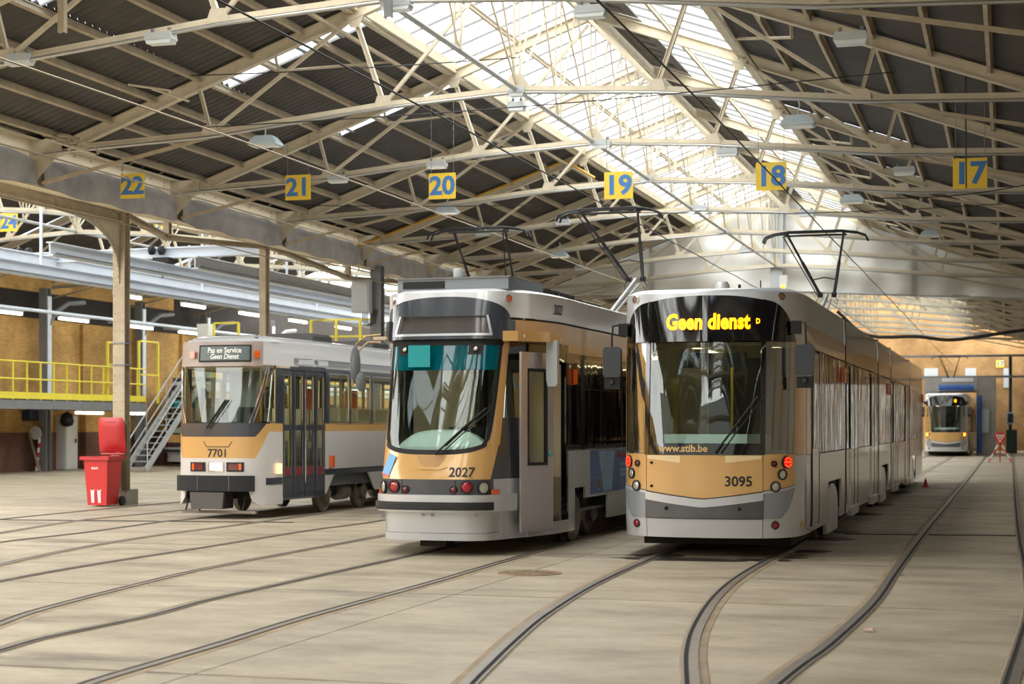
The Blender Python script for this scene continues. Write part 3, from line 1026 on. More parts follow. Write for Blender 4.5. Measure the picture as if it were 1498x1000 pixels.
cage('yellow_railing', 'yellow railing frame rising above the front roof of tram 7701', (313, 349), 58, 5.55, 4.75, [])
cage('yellow_railing', 'long yellow railing frame above the rear roof of tram 7701', (455, 492, 527, 545), 56, 5.45, 4.85, [4.4])
cage('yellow_railing', 'low yellow railing between the roof frames above tram 7701', (352, 372), 60, 5.0, 4.5, [])
wb = thing('white_box', 'white box standing at the yellow railing above tram 7701', 'box', (on_Y(300, 490, 58.6).x, 58.6, 3.46))
MB().span((-0.24, -0.2, 0), (0.24, 0.2, 2.1)).build('housing', curtain_m, wb)
MB().span((-0.2, -0.23, 0.1), (0.2, -0.2, 2.0)).build('door', curtain_m, wb)

# wall furniture
q = on_X(102, 650, WX + 0.35)
cb = thing('wall_cabinet', 'tall white cabinet standing against the brick wall', 'cabinet', (WX + 0.3, q.y, 0))
MB().span((-0.3, -0.42, 0.02), (0.12, 0.42, 2.0)).build('body', curtain_m, cb)
MB().span((0.12, -0.38, 0.1), (0.15, 0.38, 1.95)).build('door', curtain_m, cb)
MB().span((0.15, 0.2, 1.0), (0.18, 0.26, 1.15)).build('handle', dark_m, cb)
q = on_X(98, 608, WX + 0.5)
bg = thing('hanging_bag', 'dark bag hanging under the platform beside the white cabinet', 'bag', (WX + 0.5, q.y, 1.7))
MB().lathe([(0.05, 0.45), (0.2, 0.35), (0.26, 0.1), (0.2, -0.05), (0.05, -0.1)], Matrix.Identity(4), 10).build('sack', dark_m, bg, 50)
MB().tube([(0, 0, 0.44), (0, 0, 0.5)], 0.02, 6).build('strap', dark_m, bg)
q = on_X(51, 603, WX + 0.2)
wbx = thing('wall_box', 'dark blue box on the wall under the platform', 'box', (WX + 0.03, q.y, 1.82))
MB().span((0, -0.55, 0), (0.3, 0.5, 0.36)).build('housing', M('navy_box', (46, 54, 70), 0.5), wbx)
MB().span((0.3, -0.5, 0.04), (0.32, 0.45, 0.32)).build('lid', M('navy_lid', (58, 66, 84), 0.5), wbx)
red_m = M('signal_red', (196, 34, 40), 0.4)
white_m = M('paint_white', (226, 224, 218), 0.45)
gx, gy = on_ground(53, 689)
ds = thing('round_signal_disc', 'round white disc on a red and white pole leaning by the wall', 'sign', (gx, gy, 0))
for i in range(8):
    MB().tube([(0.02 * i, 0, 0.17 * i), (0.02 * (i + 1), 0, 0.17 * (i + 1))], 0.05, 8).build('pole_band', red_m if i % 2 else white_m, ds, 50)
MB().lathe([(0.24, -0.015), (0.24, 0.015)], FACE((0.02, -0.07, 1.38)), 24).build('disc', white_m, ds, 40)
MB().lathe([(0.21, 0), (0.21, 0.006)], FACE((0.02, -0.085, 1.38)), 24).build('disc_face', M('disc_grey', (205, 205, 205), 0.4), ds, 40)
gx, gy = on_ground(32, 690)
for i, (px, lab) in enumerate(((32, 'timber plank leaning against the brown brick dado'),)):
    lp = thing('leaning_plank', lab, 'plank', (WX + 0.42, gy + 0.6, 0))
    MB().bar((0.3, 0, 0.0), (-0.25, 0.15, 1.35), 0.12, 0.03).build('board', M('old_wood', (122, 104, 84), 0.8), lp)
    MB().bar((0.22, 0.1, 0.0), (-0.32, 0.2, 1.2), 0.04, 0.04).build('batten', M('old_wood', (104, 90, 74), 0.8), lp)

# ---------------------------------------------------------------- trams
silver = M('tram_silver', (196, 198, 200), 0.28, 0.35, var=0.04, vscale=1.0, coat=0.4)
silver_side = M('tram_silver_side', (214, 212, 208), 0.2, 0.35, var=0.05, vscale=0.8, coat=0.6)
white_gloss = M('tram_white', (222, 222, 222), 0.2, 0.1, coat=0.6)
gold = M('tram_ochre', (208, 164, 102), 0.22, 0.1, coat=0.6)
anthra = M('tram_anthracite', (58, 62, 68), 0.22, coat=0.6)
black_gloss = M('black_gloss', (14, 14, 16), 0.06, coat=0.8)
rubber = M('black_rubber', (28, 28, 29), 0.75)
bumper_m = M('bumper_grey', (92, 93, 92), 0.4, 0.4, var=0.25, vscale=3)
wing_m = M('bumper_wing_grey', (136, 142, 148), 0.3, 0.2, coat=0.4)
under_m = M('underframe_dirt', (44, 40, 36), 0.85, var=0.3)
wheel_m = M('wheel_steel', (120, 112, 100), 0.5, 0.5, var=0.2)
chrome = M('chrome_trim', (215, 215, 215), 0.12, 0.95)
beige_in = M('interior_beige', (208, 190, 160), 0.6)
grey_in = M('interior_grey', (112, 116, 118), 0.6)
dash_m = M('dashboard_grey', (206, 216, 214), 0.5)
seat_m = M('seat_cloth', (46, 48, 56), 0.85)
pole_y = M('pole_yellow', (214, 190, 60), 0.35)
orange_in = M('orange_box', (220, 92, 40), 0.5)
glass_f = glass('windscreen_glass', (0.86, 0.92, 0.88), 1.55)
glass_s = glass('side_window_glass', (0.6, 0.62, 0.6), 2.6, power=2.2, wave=0.2)
glass_l = glass('light_window_glass', (0.88, 0.92, 0.88), 1.5)
glass_teal = glass('teal_sun_strip', (0.02, 0.30, 0.36), 1.6, 0.0, 0.45, (0, 112, 122))
teal_m = M('teal_shade', (0, 148, 152), 0.5)
amber = M('amber_lens', (226, 96, 24), 0.15, coat=0.8)
red_l = M('red_lens', (158, 14, 26), 0.12, coat=0.8)
red_dark = M('dark_red_lens', (96, 16, 26), 0.12, coat=0.8)
clear_l = M('clear_lens', (186, 184, 172), 0.12, 0.4, coat=0.8)
red_glow = M('red_led', (255, 36, 14), 0.3, emit=5)
amber_glow = M('amber_led', (255, 150, 20), 0.3, emit=6)
led_txt = M('led_amber', (255, 146, 0), 0.3, emit=3.2)
head_glow = M('headlamp_glow', (255, 232, 200), 0.3, emit=9)
saloon_glow = M('saloon_lamp', (255, 244, 190), 0.3, emit=3.0)
cream_glow = M('side_lamp_glow', (255, 200, 140), 0.3, emit=1.2)
text_dark = M('number_black', (34, 32, 30), 0.5)
text_gold = M('lettering_ochre', (206, 168, 104), 0.4)
text_white = M('lettering_white', (226, 228, 222), 0.5, emit=0.25)
blind_m = M('blind_grey', (96, 108, 108), 0.35)
ad_blue = M('advert_blue', (52, 92, 150), 0.3, var=0.5, vscale=2.2, coat=0.4)
ad_light = M('advert_pale', (138, 176, 204), 0.3, var=0.25, vscale=3, coat=0.4)
ad_red = M('advert_red', (146, 44, 52), 0.4)
stick_b = M('sticker_blue', (92, 156, 208), 0.4)
stick_r = M('sticker_red', (214, 76, 66), 0.4)
panto_m = M('pantograph_dark', (36, 38, 40), 0.45, 0.4)
taupe = M('tram_taupe', (168, 154, 146), 0.4, coat=0.2)
cove_m = M('cove_white', (214, 214, 214), 0.25, 0.1, coat=0.5)
pcc_grey = M('pcc_grey', (204, 202, 198), 0.35, 0.15, coat=0.3)


class Shell:
    """surface of a tram: half outline in plan, mirrored; s is arc length from the nose, z height"""

    def __init__(self, pts, length, rake, tuck, rakelen=1.4):
        P = catmull([Vector((p[0], p[1], 0)) for p in pts], 14)
        P.append(Vector((pts[-1][0], length, 0)))
        self.X = np.array([p.x for p in P])
        self.Y = np.array([p.y for p in P])
        self.S = np.concatenate([[0], np.cumsum(np.hypot(np.diff(self.X), np.diff(self.Y)))])
        self.rake, self.tuck, self.rl = rake, tuck, rakelen
        self.L = self.S[-1]

    def pos(self, s, z):
        a = abs(s)
        x = float(np.interp(a, self.S, self.X))
        y = float(np.interp(a, self.S, self.Y))
        f = max(0.0, 1 - (a / self.rl) ** 2)
        return Vector((math.copysign(x, s) * self.tuck(z), y + self.rake(z) * f, z))

    def P(self, s, z, off=0.0):
        p = self.pos(s, z)
        if off:
            p = p + self.N(s, z) * off
        return p

    def N(self, s, z):
        e = 0.01
        ds = self.pos(s + e, z) - self.pos(s - e, z)
        dz = self.pos(s, z + e) - self.pos(s, z - e)
        return ds.cross(dz).normalized()

    def sy(self, y):
        return float(np.interp(y, self.Y, self.S))

    def frame(self, s, z, off=0.0):
        p = self.P(s, z, off)
        n = self.N(s, z)
        e = 0.01
        t = (self.pos(s + e, z) - self.pos(s - e, z)).normalized()
        u = n.cross(t).normalized()
        t = u.cross(n)
        return Matrix(((t.x, u.x, n.x, p.x), (t.y, u.y, n.y, p.y), (t.z, u.z, n.z, p.z), (0, 0, 0, 1)))

    def patch(self, mb, s0, s1, z0, z1, off=0.0, th=0.03, ns=None, nz=None):
        f = lambda v, x: v(x) if callable(v) else v
        va, vb = f(s0, 0.5), f(s1, 0.5)
        if ns is None:
            front = max(0.0, min(abs(va), 2.2) + min(abs(vb), 2.2)) if va * vb < 0 else abs(min(abs(vb), 2.4) - min(abs(va), 2.4))
            ns = max(2, int(front / 0.07) + 2)
        if nz is None:
            nz = max(2, int(abs(f(z1, vb) - f(z0, va)) / 0.12) + 1)
        g, h = [], []
        for i in range(ns + 1):
            u = i / ns
            a, b = [], []
            for j in range(nz + 1):
                v = j / nz
                sa, sb = f(s0, v), f(s1, v)
                s = sa + (sb - sa) * u
                z = f(z0, s) + (f(z1, s) - f(z0, s)) * v
                a.append(self.P(s, z, off))
                b.append(self.P(s, z, off - th))
            g.append(a)
            h.append(b)
        return mb.slabgrid(g, h)

    def part(self, name, mat, parent, s0, s1, z0, z1, off=0.0, th=0.03, **k):
        lab = k.pop('label', None)
        return self.patch(MB(), s0, s1, z0, z1, off, th, **k).build(name, mat, parent, 35, label=lab)

    def both(self, name, mat, parent, s0, s1, z0, z1, off=0.0, th=0.03, **k):
        self.part(name, mat, parent, s0, s1, z0, z1, off, th, **k)
        f0 = (lambda v: -s1(v)) if callable(s1) else -s1
        f1 = (lambda v: -s0(v)) if callable(s0) else -s0
        g0 = (lambda s: z0(-s)) if callable(z0) else z0
        g1 = (lambda s: z1(-s)) if callable(z1) else z1
        self.part(name, mat, parent, f0, f1, g0, g1, off, th, **k)

    def roof(self, name, mat, parent, sa, sb, zt, prof, ns=24, front=True):
        """dome between +-s: prof = [(inset, rise), ...]"""
        if front:
            ss = [-sb + 2 * sb * i / (ns * 2) for i in range(ns * 2 + 1)]
        else:
            ss = None
        mb = MB()
        rows = []
        zt_ = zt if callable(zt) else (lambda s: zt)
        if front:
            seq = ss
        else:
            seq = [-sb, -sa, sa, sb]
        for (d, r) in prof:
            row = []
            for s in seq:
                p = self.pos(s, zt_(s))
                n = self.N(s, zt_(s))
                n.z = 0
                n.normalize()
                q = p - n * d
                q.z = zt_(s) + r if d < 0.3 or True else q.z
                row.append(q)
            rows.append(row)
        vs = [p for r in rows for p in r]
        m = len(seq)
        fs = []
        if front:
            for k in range(len(rows) - 1):
                for i in range(m - 1):
                    fs.append((k * m + i, k * m + i + 1, (k + 1) * m + i + 1, (k + 1) * m + i))
            o = (len(rows) - 1) * m
            for i in range(m // 2):
                fs.append((o + i, o + i + 1, o + m - 2 - i, o + m - 1 - i))
        else:
            for k in range(len(rows) - 1):
                for i in (0, 2):
                    fs.append((k * m + i, k * m + i + 1, (k + 1) * m + i + 1, (k + 1) * m + i))
            o = (len(rows) - 1) * m
            fs.append((o, o + 1, o + 2, o + 3))
        mb.add(vs, fs)
        return mb.build(name, mat, parent, 40, fix=False)


def lamp_on(sh, name, parent, s, z, r, mat, rim=chrome, off=0.004, depth=0.03, label=None):
    m = sh.frame(s, z, off)
    MB().lathe([(r * 1.15, -0.02), (r * 1.15, depth * 0.5), (r * 0.98, depth * 0.6), (r * 0.9, 0.0)], m, 18).build(name + '_rim', rim, parent, 40)
    return MB().lathe([(r * 0.98, 0.0), (r * 0.9, depth * 0.35), (r * 0.6, depth * 0.6), (r * 0.15, depth * 0.7)], m, 18).build(name, mat, parent, 60, label=label)


def ring_on(sh, name, parent, s, z, r, mat, off=0.02):
    m = sh.frame(s, z, off)
    o = []
    mb = MB()
    for k in range(10):
        t = 2 * PI * k / 10
        mb.lathe([(r * 0.2, 0), (r * 0.15, 0.012)], m @ Matrix.Translation((math.cos(t) * r, math.sin(t) * r, 0)), 8)
    mb.prism([(-r * .5, -r * .18), (r * .5, -r * .18), (r * .5, r * .18), (-r * .5, r * .18)], m, 0.012)
    return mb.build(name, mat, parent, 50)


def wheelset(parent, y, half, r=0.33, name='wheel', mat=None):
    for s in (-1, 1):
        m = Matrix.Translation((s * half, y, r)) @ Matrix.Rotation(PI / 2 * s, 4, 'Y')
        MB().lathe([(r, -0.1), (r, 0.0), (r * 0.86, 0.02), (r * 0.8, 0.0), (r * 0.45, -0.02), (r * 0.35, 0.03), (r * 0.15, 0.04)], m, 24).build(name, mat or wheel_m, parent, 40)


def bogie(parent, y, half, base=1.8, r=0.33):
    b = MB()
    for s in (-1, 1):
        b.span((s * (half - 0.2) - 0.06, y - base / 2 - 0.35, 0.3), (s * (half - 0.2) + 0.06, y + base / 2 + 0.35, 0.48))
    b.span((-half + 0.2, y - 0.25, 0.28), (half - 0.2, y + 0.25, 0.5))
    bo = b.build('bogie_frame', under_m, parent)
    for d in (-1, 1):
        wheelset(parent, y + d * base / 2, half - 0.1, r)
    for s in (-1, 1):
        for d in (-1, 1):
            m = Matrix.Translation((s * (half - 0.06), y + d * base / 2, r + 0.02)) @ Matrix.Rotation(PI / 2 * s, 4, 'Y')
            MB().lathe([(0.13, -0.05), (0.14, 0.04), (0.09, 0.08)], m, 12).build('axle_box', wheel_m, parent, 40)
        MB().lathe([(0.16, -0.2), (0.16, 0.2)], Matrix.Translation((s * (half - 0.15), y, 0.36)) @ Matrix.Rotation(PI / 2, 4, 'X'), 12).build('motor_housing', wheel_m, parent, 40)


def pantograph(root, y, z0, z1, w, double=False, lean=2.7, name='pantograph'):
    """parts of the tram below it: base, arms, head"""
    p = bpy.data.objects.new(name, None)
    C.objects.link(p)
    p.parent = root
    p.location = (0, y, z0)
    h = z1 - z0
    MB().span((-0.5, -0.1, 0.0), (0.5, 0.9, 0.06)).build('base_frame', panto_m, p)
    hz = h * 0.47
    if double:
        for t in (-1, 1):
            MB().tube([(t * 0.28, 0.7, 0.05), (t * 0.42, 1.6, hz)], 0.03, 6).build('lower_arm', panto_m, p, 50)
            MB().tube([(t * 0.42, 1.6, hz), (t * w * 0.26, 0.55, h - 0.06)], 0.022, 6).build('upper_arm', panto_m, p, 50)
            MB().tube([(t * 0.28, 0.1, 0.05), (t * 0.36, 1.2, hz), (t * w * 0.24, 0.52, h - 0.06)], 0.014, 6).build('thrust_rod', panto_m, p, 50)
        MB().tube([(-0.42, 1.6, hz), (-0.2, 1.5, hz + 0.08), (0.2, 1.5, hz + 0.08), (0.42, 1.6, hz)], 0.02, 6).build('cross_bar', panto_m, p, 50)
        for dy in (1.0, 1.25):
            MB().tube([(-0.95, dy, 0.3), (-0.85, dy, 0.42), (-0.5, dy, 0.48), (0.5, dy, 0.48), (0.85, dy, 0.42), (0.95, dy, 0.3)], 0.02, 6).build('lowered_bow', panto_m, p, 60)
    else:
        MB().tube([(0, 0.2, 0.05), (0, lean, hz)], [0.04, 0.034], 10).build('lower_arm', galv, p, 50)
        for t in (-1, 1):
            k0, k1 = Vector((t * 0.14, lean, hz)), Vector((t * w * 0.27, 0.52, h - 0.05))
            MB().tube([k0, k0.lerp(k1, 0.55), k0.lerp(k1, 0.57), k1], [0.034, 0.034, 0.024, 0.022], 8).build('upper_arm', panto_m, p, 50)
            MB().lathe([(0.055, -0.05), (0.055, 0.05)], Matrix.Translation(k0) @ Matrix.Rotation(PI / 2, 4, 'Y'), 10).build('knuckle', panto_m, p, 40)
            MB().tube([k0 + Vector((t * 0.03, 0, -0.05)), k0 + Vector((t * 0.08, 0, -0.12)), k0 + Vector((t * 0.06, 0, -0.2)), k0 + Vector((t * 0.0, 0, -0.14))], 0.008, 5).build('shunt_cable', panto_m, p, 50)
        q0, q1 = Vector((-0.2, lean - 0.05, hz)), Vector((-w * 0.31, 0.5, h - 0.08))
        MB().tube([q0, q1], 0.012, 6).build('thrust_rod', panto_m, p, 50)
        v0, v1 = Vector((-0.14, lean, hz)).lerp(Vector((-w * 0.27, 0.52, h)), 0.25), Vector((0.14, lean, hz)).lerp(Vector((w * 0.27, 0.52, h)), 0.25)
        MB().tube([v0, (v0 + v1) / 2 + Vector((0, 0, 0.05)), v1], 0.014, 6).build('cross_bar', panto_m, p, 50)
        MB().tube([(0.12, 0.2, 0.1), (0.09, lean - 0.1, hz - 0.1)], 0.02, 6).build('lower_rod', galv, p, 50)
    a = w / 2
    for dy in (0.4, 0.62):
        MB().tube([(-a, dy, h - 0.2), (-a * 0.96, dy, h - 0.1), (-a * 0.8, dy, h - 0.04), (-a * 0.5, dy, h), (a * 0.5, dy, h), (a * 0.8, dy, h - 0.04), (a * 0.96, dy, h - 0.1), (a, dy, h - 0.2)], 0.02, 6).build('collector_head', panto_m, p, 60)
    MB().tube([(-w * 0.3, 0.51, h - 0.07), (w * 0.3, 0.51, h - 0.07)], 0.022, 6).build('head_bar', panto_m, p, 50)
    for s in (-1, 1):
        MB().span((s * w * 0.27 - 0.02, 0.38, h - 0.08), (s * w * 0.27 + 0.02, 0.64, h - 0.03)).build('head_link', panto_m, p)
    return p


def seat(parent, x, y, z, mat=seat_m):
    s = MB()
    s.box((x, y, z + 0.42), (0.46, 0.44, 0.12))
    s.box((x, y + 0.22, z + 0.8), (0.46, 0.1, 0.66))
    s.box((x, y, z + 0.2), (0.1, 0.1, 0.36))
    s.build('seat', mat, parent)


def text_on(sh, name, body, size, mat, parent, s0, z0, bold=0.0, label=None, off=0.004, squeeze=1.0, shear=0.0, spacing=1.0):
    o = text(name, body, size, mat, parent, Matrix.Identity(4), bold, label, squeeze=squeeze, shear=shear, spacing=spacing)
    for v in o.data.vertices:
        v.co = sh.P(s0 + v.co.x, z0 + v.co.y, off + v.co.z)
    return o


def cable_wiper(sh, parent, s0, z0, s1, z1, off=0.05, extra=0.0):
    n = 8
    a = [sh.P(s0 + (s1 - s0) * i / n, z0 + (z1 - z0) * i / n, off) for i in range(n + 1)]
    MB().tube(a, [0.02] + [0.013] * n, 6).build('wiper_arm', rubber, parent, 50)
    b = [sh.P(s0 + 0.07 + (s1 - s0) * i / n, z0 + (z1 - z0) * i / n, off - 0.01) for i in range(n + 1)]
    MB().tube(b, 0.009, 6).build('wiper_arm', rubber, parent, 50)
    c = [sh.P(s1 + extra * (i / n - 0.5) * 0.5 + (s0 - s1) * 0.8 * (i / n), z1 + (z0 - z1) * 0.8 * (i / n), off - 0.03) for i in range(n + 1)]
    MB().tube(c, 0.014, 6).build('wiper_blade', rubber, parent, 50)


# ---------------- the modern low-floor tram, in five bodies
def flex_tram(name, label, loc, rz=0.0, full=True):
    root = thing(name, label, 'tram', loc, rz, 'ochre and silver trams')
    W = 1.15
    LEN = 30.0
    sh = Shell([(0, 0), (0.4, 0.035), (0.72, 0.12), (0.93, 0.26), (1.05, 0.46), (1.12, 0.75), (1.15, 1.15), (1.15, 1.8)], LEN,
               lambda z: 0.10 * max(0, z - 1.3) + 0.12 * max(0, z - 2.7) + 0.12 * max(0, 0.5 - z), lambda z: 1 - 0.02 * max(0, z - 2.4) ** 2 - 0.05 * max(0, 0.5 - z))
    sy = sh.sy
    SC0 = sy(1.05)          # the side begins here
    CX = 0.735              # edge of the centre panels
    zo = lambda s: 0.755 + 0.09 * min(1, abs(s) / CX) ** 1.2 + 0.14 * max(0, abs(s) - CX) ** 1.2
    G = 0.008
    # front
    sh.part('front_skirt', silver, root, -CX, CX, 0.27, 0.50)
    sh.both('corner_skirt', silver, root, CX + G, sy(1.0), 0.27, zo)
    sh.part('bumper', bumper_m, root, -CX, CX, 0.51, lambda s: zo(s) - 0.01, 0.02, 0.05)
    sh.part('bumper_lip', silver, root, -CX, CX, lambda s: zo(s) - 0.11 + 0.0 * s, lambda s: zo(s) - 0.012, 0.03, 0.03)
    sh.both('bumper_wing', wing_m, root, CX + G, lambda v: 0.98 + 0.27 * v ** 0.7, 0.51, lambda s: zo(s) - 0.03, 0.014, 0.02)
    sh.part('front_panel', gold, root, -CX, CX, zo, 1.285)
    sh.both('lamp_panel', gold, root, CX + G, lambda v: 1.27 + 0.02 * v, lambda s: zo(s) + 0.01, 1.30)
    sh.part('windscreen_base', black_gloss, root, -CX, CX, 1.29, 1.43)
    sh.part('windscreen', glass_f, root, -CX + 0.02, CX - 0.02, 1.43, 2.68, -0.004, 0.008)
    sh.both('windscreen_pillar', black_gloss, root, CX - 0.03, CX + 0.03, 1.29, 3.2, 0.006, 0.03)
    sh.both('corner_window', glass_s, root, CX + 0.03, lambda v: 1.30, 1.31, 2.68, -0.004, 0.01)
    zt = lambda s: (3.265 - 0.07 * (abs(s) / CX) ** 2.4) if abs(s) < CX else max(2.68, 3.195 - 0.50 * ((abs(s) - CX) / 0.57) ** 2.2)
    sh.part('display_glass', black_gloss, root, -CX + 0.03, CX - 0.03, 2.69, zt, -0.002, 0.03)
    sh.both('corner_mask', black_gloss, root, CX + 0.03, 1.30, 2.69, zt, -0.002, 0.03)
    sh.part('brow', silver, root, -sy(1.05), sy(1.05), zt, 3.30, 0.0, 0.03, nz=4)
    for s in (-1, 1):
        ring_on(sh, 'tail_lamp', root, s * 1.08 if s > 0 else -1.06, 1.20, 0.055, red_glow)
        lamp_on(sh, 'tail_lamp_base', root, s * 1.07, 1.20, 0.07, red_l, rubber, 0.0)
        lamp_on(sh, 'reflector', root, s * 0.88, 1.18, 0.035, red_dark, rubber)
        lamp_on(sh, 'head_lamp', root, s * 1.0, 1.05, 0.06, clear_l, rubber)
        lamp_on(sh, 'head_lamp', root, s * 0.9, 0.90, 0.06, clear_l, rubber)
        lamp_on(sh, 'fog_reflector', root, s * 0.9, 0.43, 0.045, red_l, rubber, 0.0)
        lamp_on(sh, 'marker_lamp', root, s * 0.98, 3.235, 0.045, M('marker_brown', (120, 82, 62), 0.2, coat=.8) if 'marker_brown' not in MATS else MATS['marker_brown'], chrome)
    sh.both('corner_post', gold, root, 1.305, SC0, 1.285, 2.70, -0.002)
    sh.both('corner_panel', silver, root, lambda v: 1.275, SC0, lambda s: zo(s) if abs(s) < sy(1.0) else 0.27, 1.28, 0.0)
    if full:
        for x in (-0.45, 0.45):
            lamp_on(sh, 'bumper_bolt', root, x * 1.0, 0.63, 0.02, rubber, rubber, 0.02)
        for (x, z) in ((-0.66, 1.19), (-0.66, 0.9)):
            lamp_on(sh, 'panel_bolt', root, x, z, 0.014, rubber, rubber)
        text_on(sh, 'fleet_number', '3095', 0.172, text_dark, root, 0.44, 0.96, 0.0035, 'black fleet number 3095')
        text_on(sh, 'web_address', 'www.stib.be', 0.125, text_gold, root, -0.25, 1.365, 0.003, 'ochre lettering www.stib.be')
        text_on(sh, 'display_text', 'Geen dienst', 0.265, led_txt, root, 0.03, 2.925, 0.011, 'glowing amber display text Geen dienst', squeeze=0.78, spacing=1.04)
        text_on(sh, 'display_code', 'D', 0.09, led_txt, root, 0.66, 2.93, 0.003, 'glowing amber letter D', squeeze=0.8)
        for a, b, zz in ((-0.72, -0.28, 1.28), (0.28, 0.72, 1.28)):
            sh.part('panel_facet', M('ochre_facet', (232, 206, 160), 0.2, coat=.6), root, a, b, lambda s: 1.24 - 0.0 * s - (0.05 * (1 - (abs(s) - 0.28) / 0.44)), zz, 0.004, 0.004)
    else:
        text_on(sh, 'display_code', '0', 0.18, led_txt, root, 0.5, 2.95, 0.02, 'small amber glow on the display')
        for s in (-1, 1):
            lamp_on(sh, 'indicator', root, s * 1.0, 1.17, 0.09, amber_glow, rubber, 0.02)
    cable_wiper(sh, root, 0.16, 1.31, 0.66, 2.0)
    # side walls of the five bodies
    joints = [6.3, 13.1, 16.7, 23.6, LEN]
    y0 = 1.05
    prof = [(0, 0), (0.05, 0.09), (0.14, 0.16), (0.3, 0.21), (0.55, 0.235)]
    wheels = [4.6, 14.9, 25.6]
    for i, y1 in enumerate(joints):
        a = y0 + (0.0 if i == 0 else 0.14)
        b = y1 - (0.14 if i < 4 else 0)
        sa, sb = sy(a), sy(b)
        hasw = [w_ for w_ in wheels if a < w_ < b]
        if hasw:
            w_ = hasw[0]
            s1, s2 = sy(w_ - 0.95), sy(w_ + 0.95)
            sh.both('lower_panel', silver_side, root, sa, s1, 0.27, 1.27)
            sh.both('wheel_arch_panel', silver_side, root, s1 + .005, s2 - .005, 0.85, 1.27)
            sh.both('lower_panel', silver_side, root, s2, sb, 0.27, 1.27)
            wheelset(root, w_ - 0.55, 0.95, 0.3)
            wheelset(root, w_ + 0.55, 0.95, 0.3)
            for s in (-1, 1):
                m = Matrix.Translation((s * 1.06, w_, 0.0)) @ Matrix.Rotation(PI / 2 * s, 4, 'Z') @ Matrix.Rotation(PI / 2, 4, 'X')
                poly = [(-0.8, 0.1), (0.8, 0.1), (0.82, 0.5)] + [(0.82 * math.cos(t * PI / 10), 0.5 + 0.3 * math.sin(t * PI / 10)) for t in range(1, 10)] + [(-0.82, 0.5)]
                MB().prism(poly, m, 0.05).build('wheel_cover', silver, root, 40)
        else:
            sh.both('lower_panel', silver_side, root, sa, sb, 0.27, 1.27)
            for (d0, d1) in ((a + 0.5, a + 1.8), (b - 1.8, b - 0.5)):
                if d1 - d0 > 0.5 and b - a > 4:
                    for (e0, e1) in ((d0, (d0 + d1) / 2 - 0.01), ((d0 + d1) / 2 + 0.01, d1)):
                        sh.both('door_leaf', silver_side, root, sy(e0), sy(e1), 0.36, 1.26, 0.02, 0.03)
                        sh.both('door_window', glass_s, root, sy(e0), sy(e1), 1.27, 2.62, 0.02, 0.012)
                        sh.both('door_seal', rubber, root, sy(e1) - 0.015, sy(e1) + 0.015, 0.36, 2.62, 0.024, 0.02)
                    sh.both('door_step', silver, root, sy(d0) - 0.02, sy(d1) + 0.02, 0.2, 0.34, 0.05, 0.08)
        if i == 0:
            sh.both('cab_pillar', gold, root, sa, sa + 0.5, 1.28, 2.66, 0.004, 0.03)
            sh.both('cab_door', silver_side, root, sa + 0.52, sa + 1.3, 0.34, 2.6, 0.012, 0.03)
            sh.both('cab_door_window', glass_s, root, sa + 0.62, sa + 1.2, 1.35, 2.5, 0.02, 0.01)
            sh.both('cab_door_seal', rubber, root, sa + 0.50, sa + 0.52, 0.34, 2.64, 0.016, 0.03)
            sh.both('cab_door_seal', rubber, root, sa + 1.3, sa + 1.32, 0.34, 2.64, 0.016, 0.03)
            wa = sa + 1.36
        else:
            wa = sa
        n = max(1, round((sb - wa) / 1.4))
        for q in range(n):
            u, v = wa + (sb - wa) * q / n + 0.02, wa + (sb - wa) * (q + 1) / n - 0.02
            sh.both('side_window', glass_s, root, u, v, 1.285, 2.63, 0.0, 0.012)
            sh.both('window_post', black_gloss, root, v - 0.005, v + 0.045, 1.28, 2.64, -0.002, 0.03)
        sh.both('cant_rail', gold, root, sa, sb, 2.65, 2.93)
        sh.both('roof_cove', silver_side if i else silver, root, sa, sb, 2.93, 3.30)
        if i == 0:
            sh.roof('roof', silver, root, 0, sb, 3.30, [(0, 0), (0.06, 0.035), (0.16, 0.06), (0.35, 0.075), (0.6, 0.08)])
            pass
        else:
            sh.roof('roof', silver, root, sa, sb, 3.30, [(0, 0), (0.06, 0.035), (0.16, 0.06), (0.35, 0.075), (0.6, 0.08)], front=False)
        MB().span((-W + 0.06, a + 0.05, 0.3), (W - 0.06, b - 0.05, 0.38)).build('floor_plate', grey_in, root)
        MB().span((-W + 0.2, a, 0.12), (W - 0.2, b, 0.3)).build('underframe', under_m, root)
        MB().span((-W + 0.1, a + 0.9 if i == 0 else a, 2.72), (W - 0.1, b, 2.76)).build('inner_ceiling', beige_in, root)
        if i < 4:
            sh.both('bellows_edge', rubber, root, sb, sy(y1 + 0.14), 0.4, 2.95, -0.004, 0.03)
            bl = MB()
            for q in range(5):
                yy = y1 - 0.14 + 0.07 * q
                rr = 0.012 if q % 2 else 0.04
                bl.span((-W + rr, yy - 0.03, 0.3), (W - rr, yy + 0.03, 3.34 - rr))
            bl.build('bellows', rubber, root)
            sh.both('joint_trim', chrome, root, sb, sb + 0.03, 2.9, 3.30, 0.01, 0.02)
        # side marker lamp
        if i in (0, 2, 4):
            for s in (-1, 1):
                m = sh.frame(s * (sb - 0.55), 2.42, 0.01)
                MB().prism([(-.13, -.12), (.13, -.12), (.13, .12), (-.13, .12)], m, 0.05).build('turn_lamp', amber, root)
        y0 = y1
    # skirt of the roof equipment
    MB().span((-0.75, 8.0, 3.35), (0.75, 12.5, 3.42)).build('roof_unit', lamp_house, root)
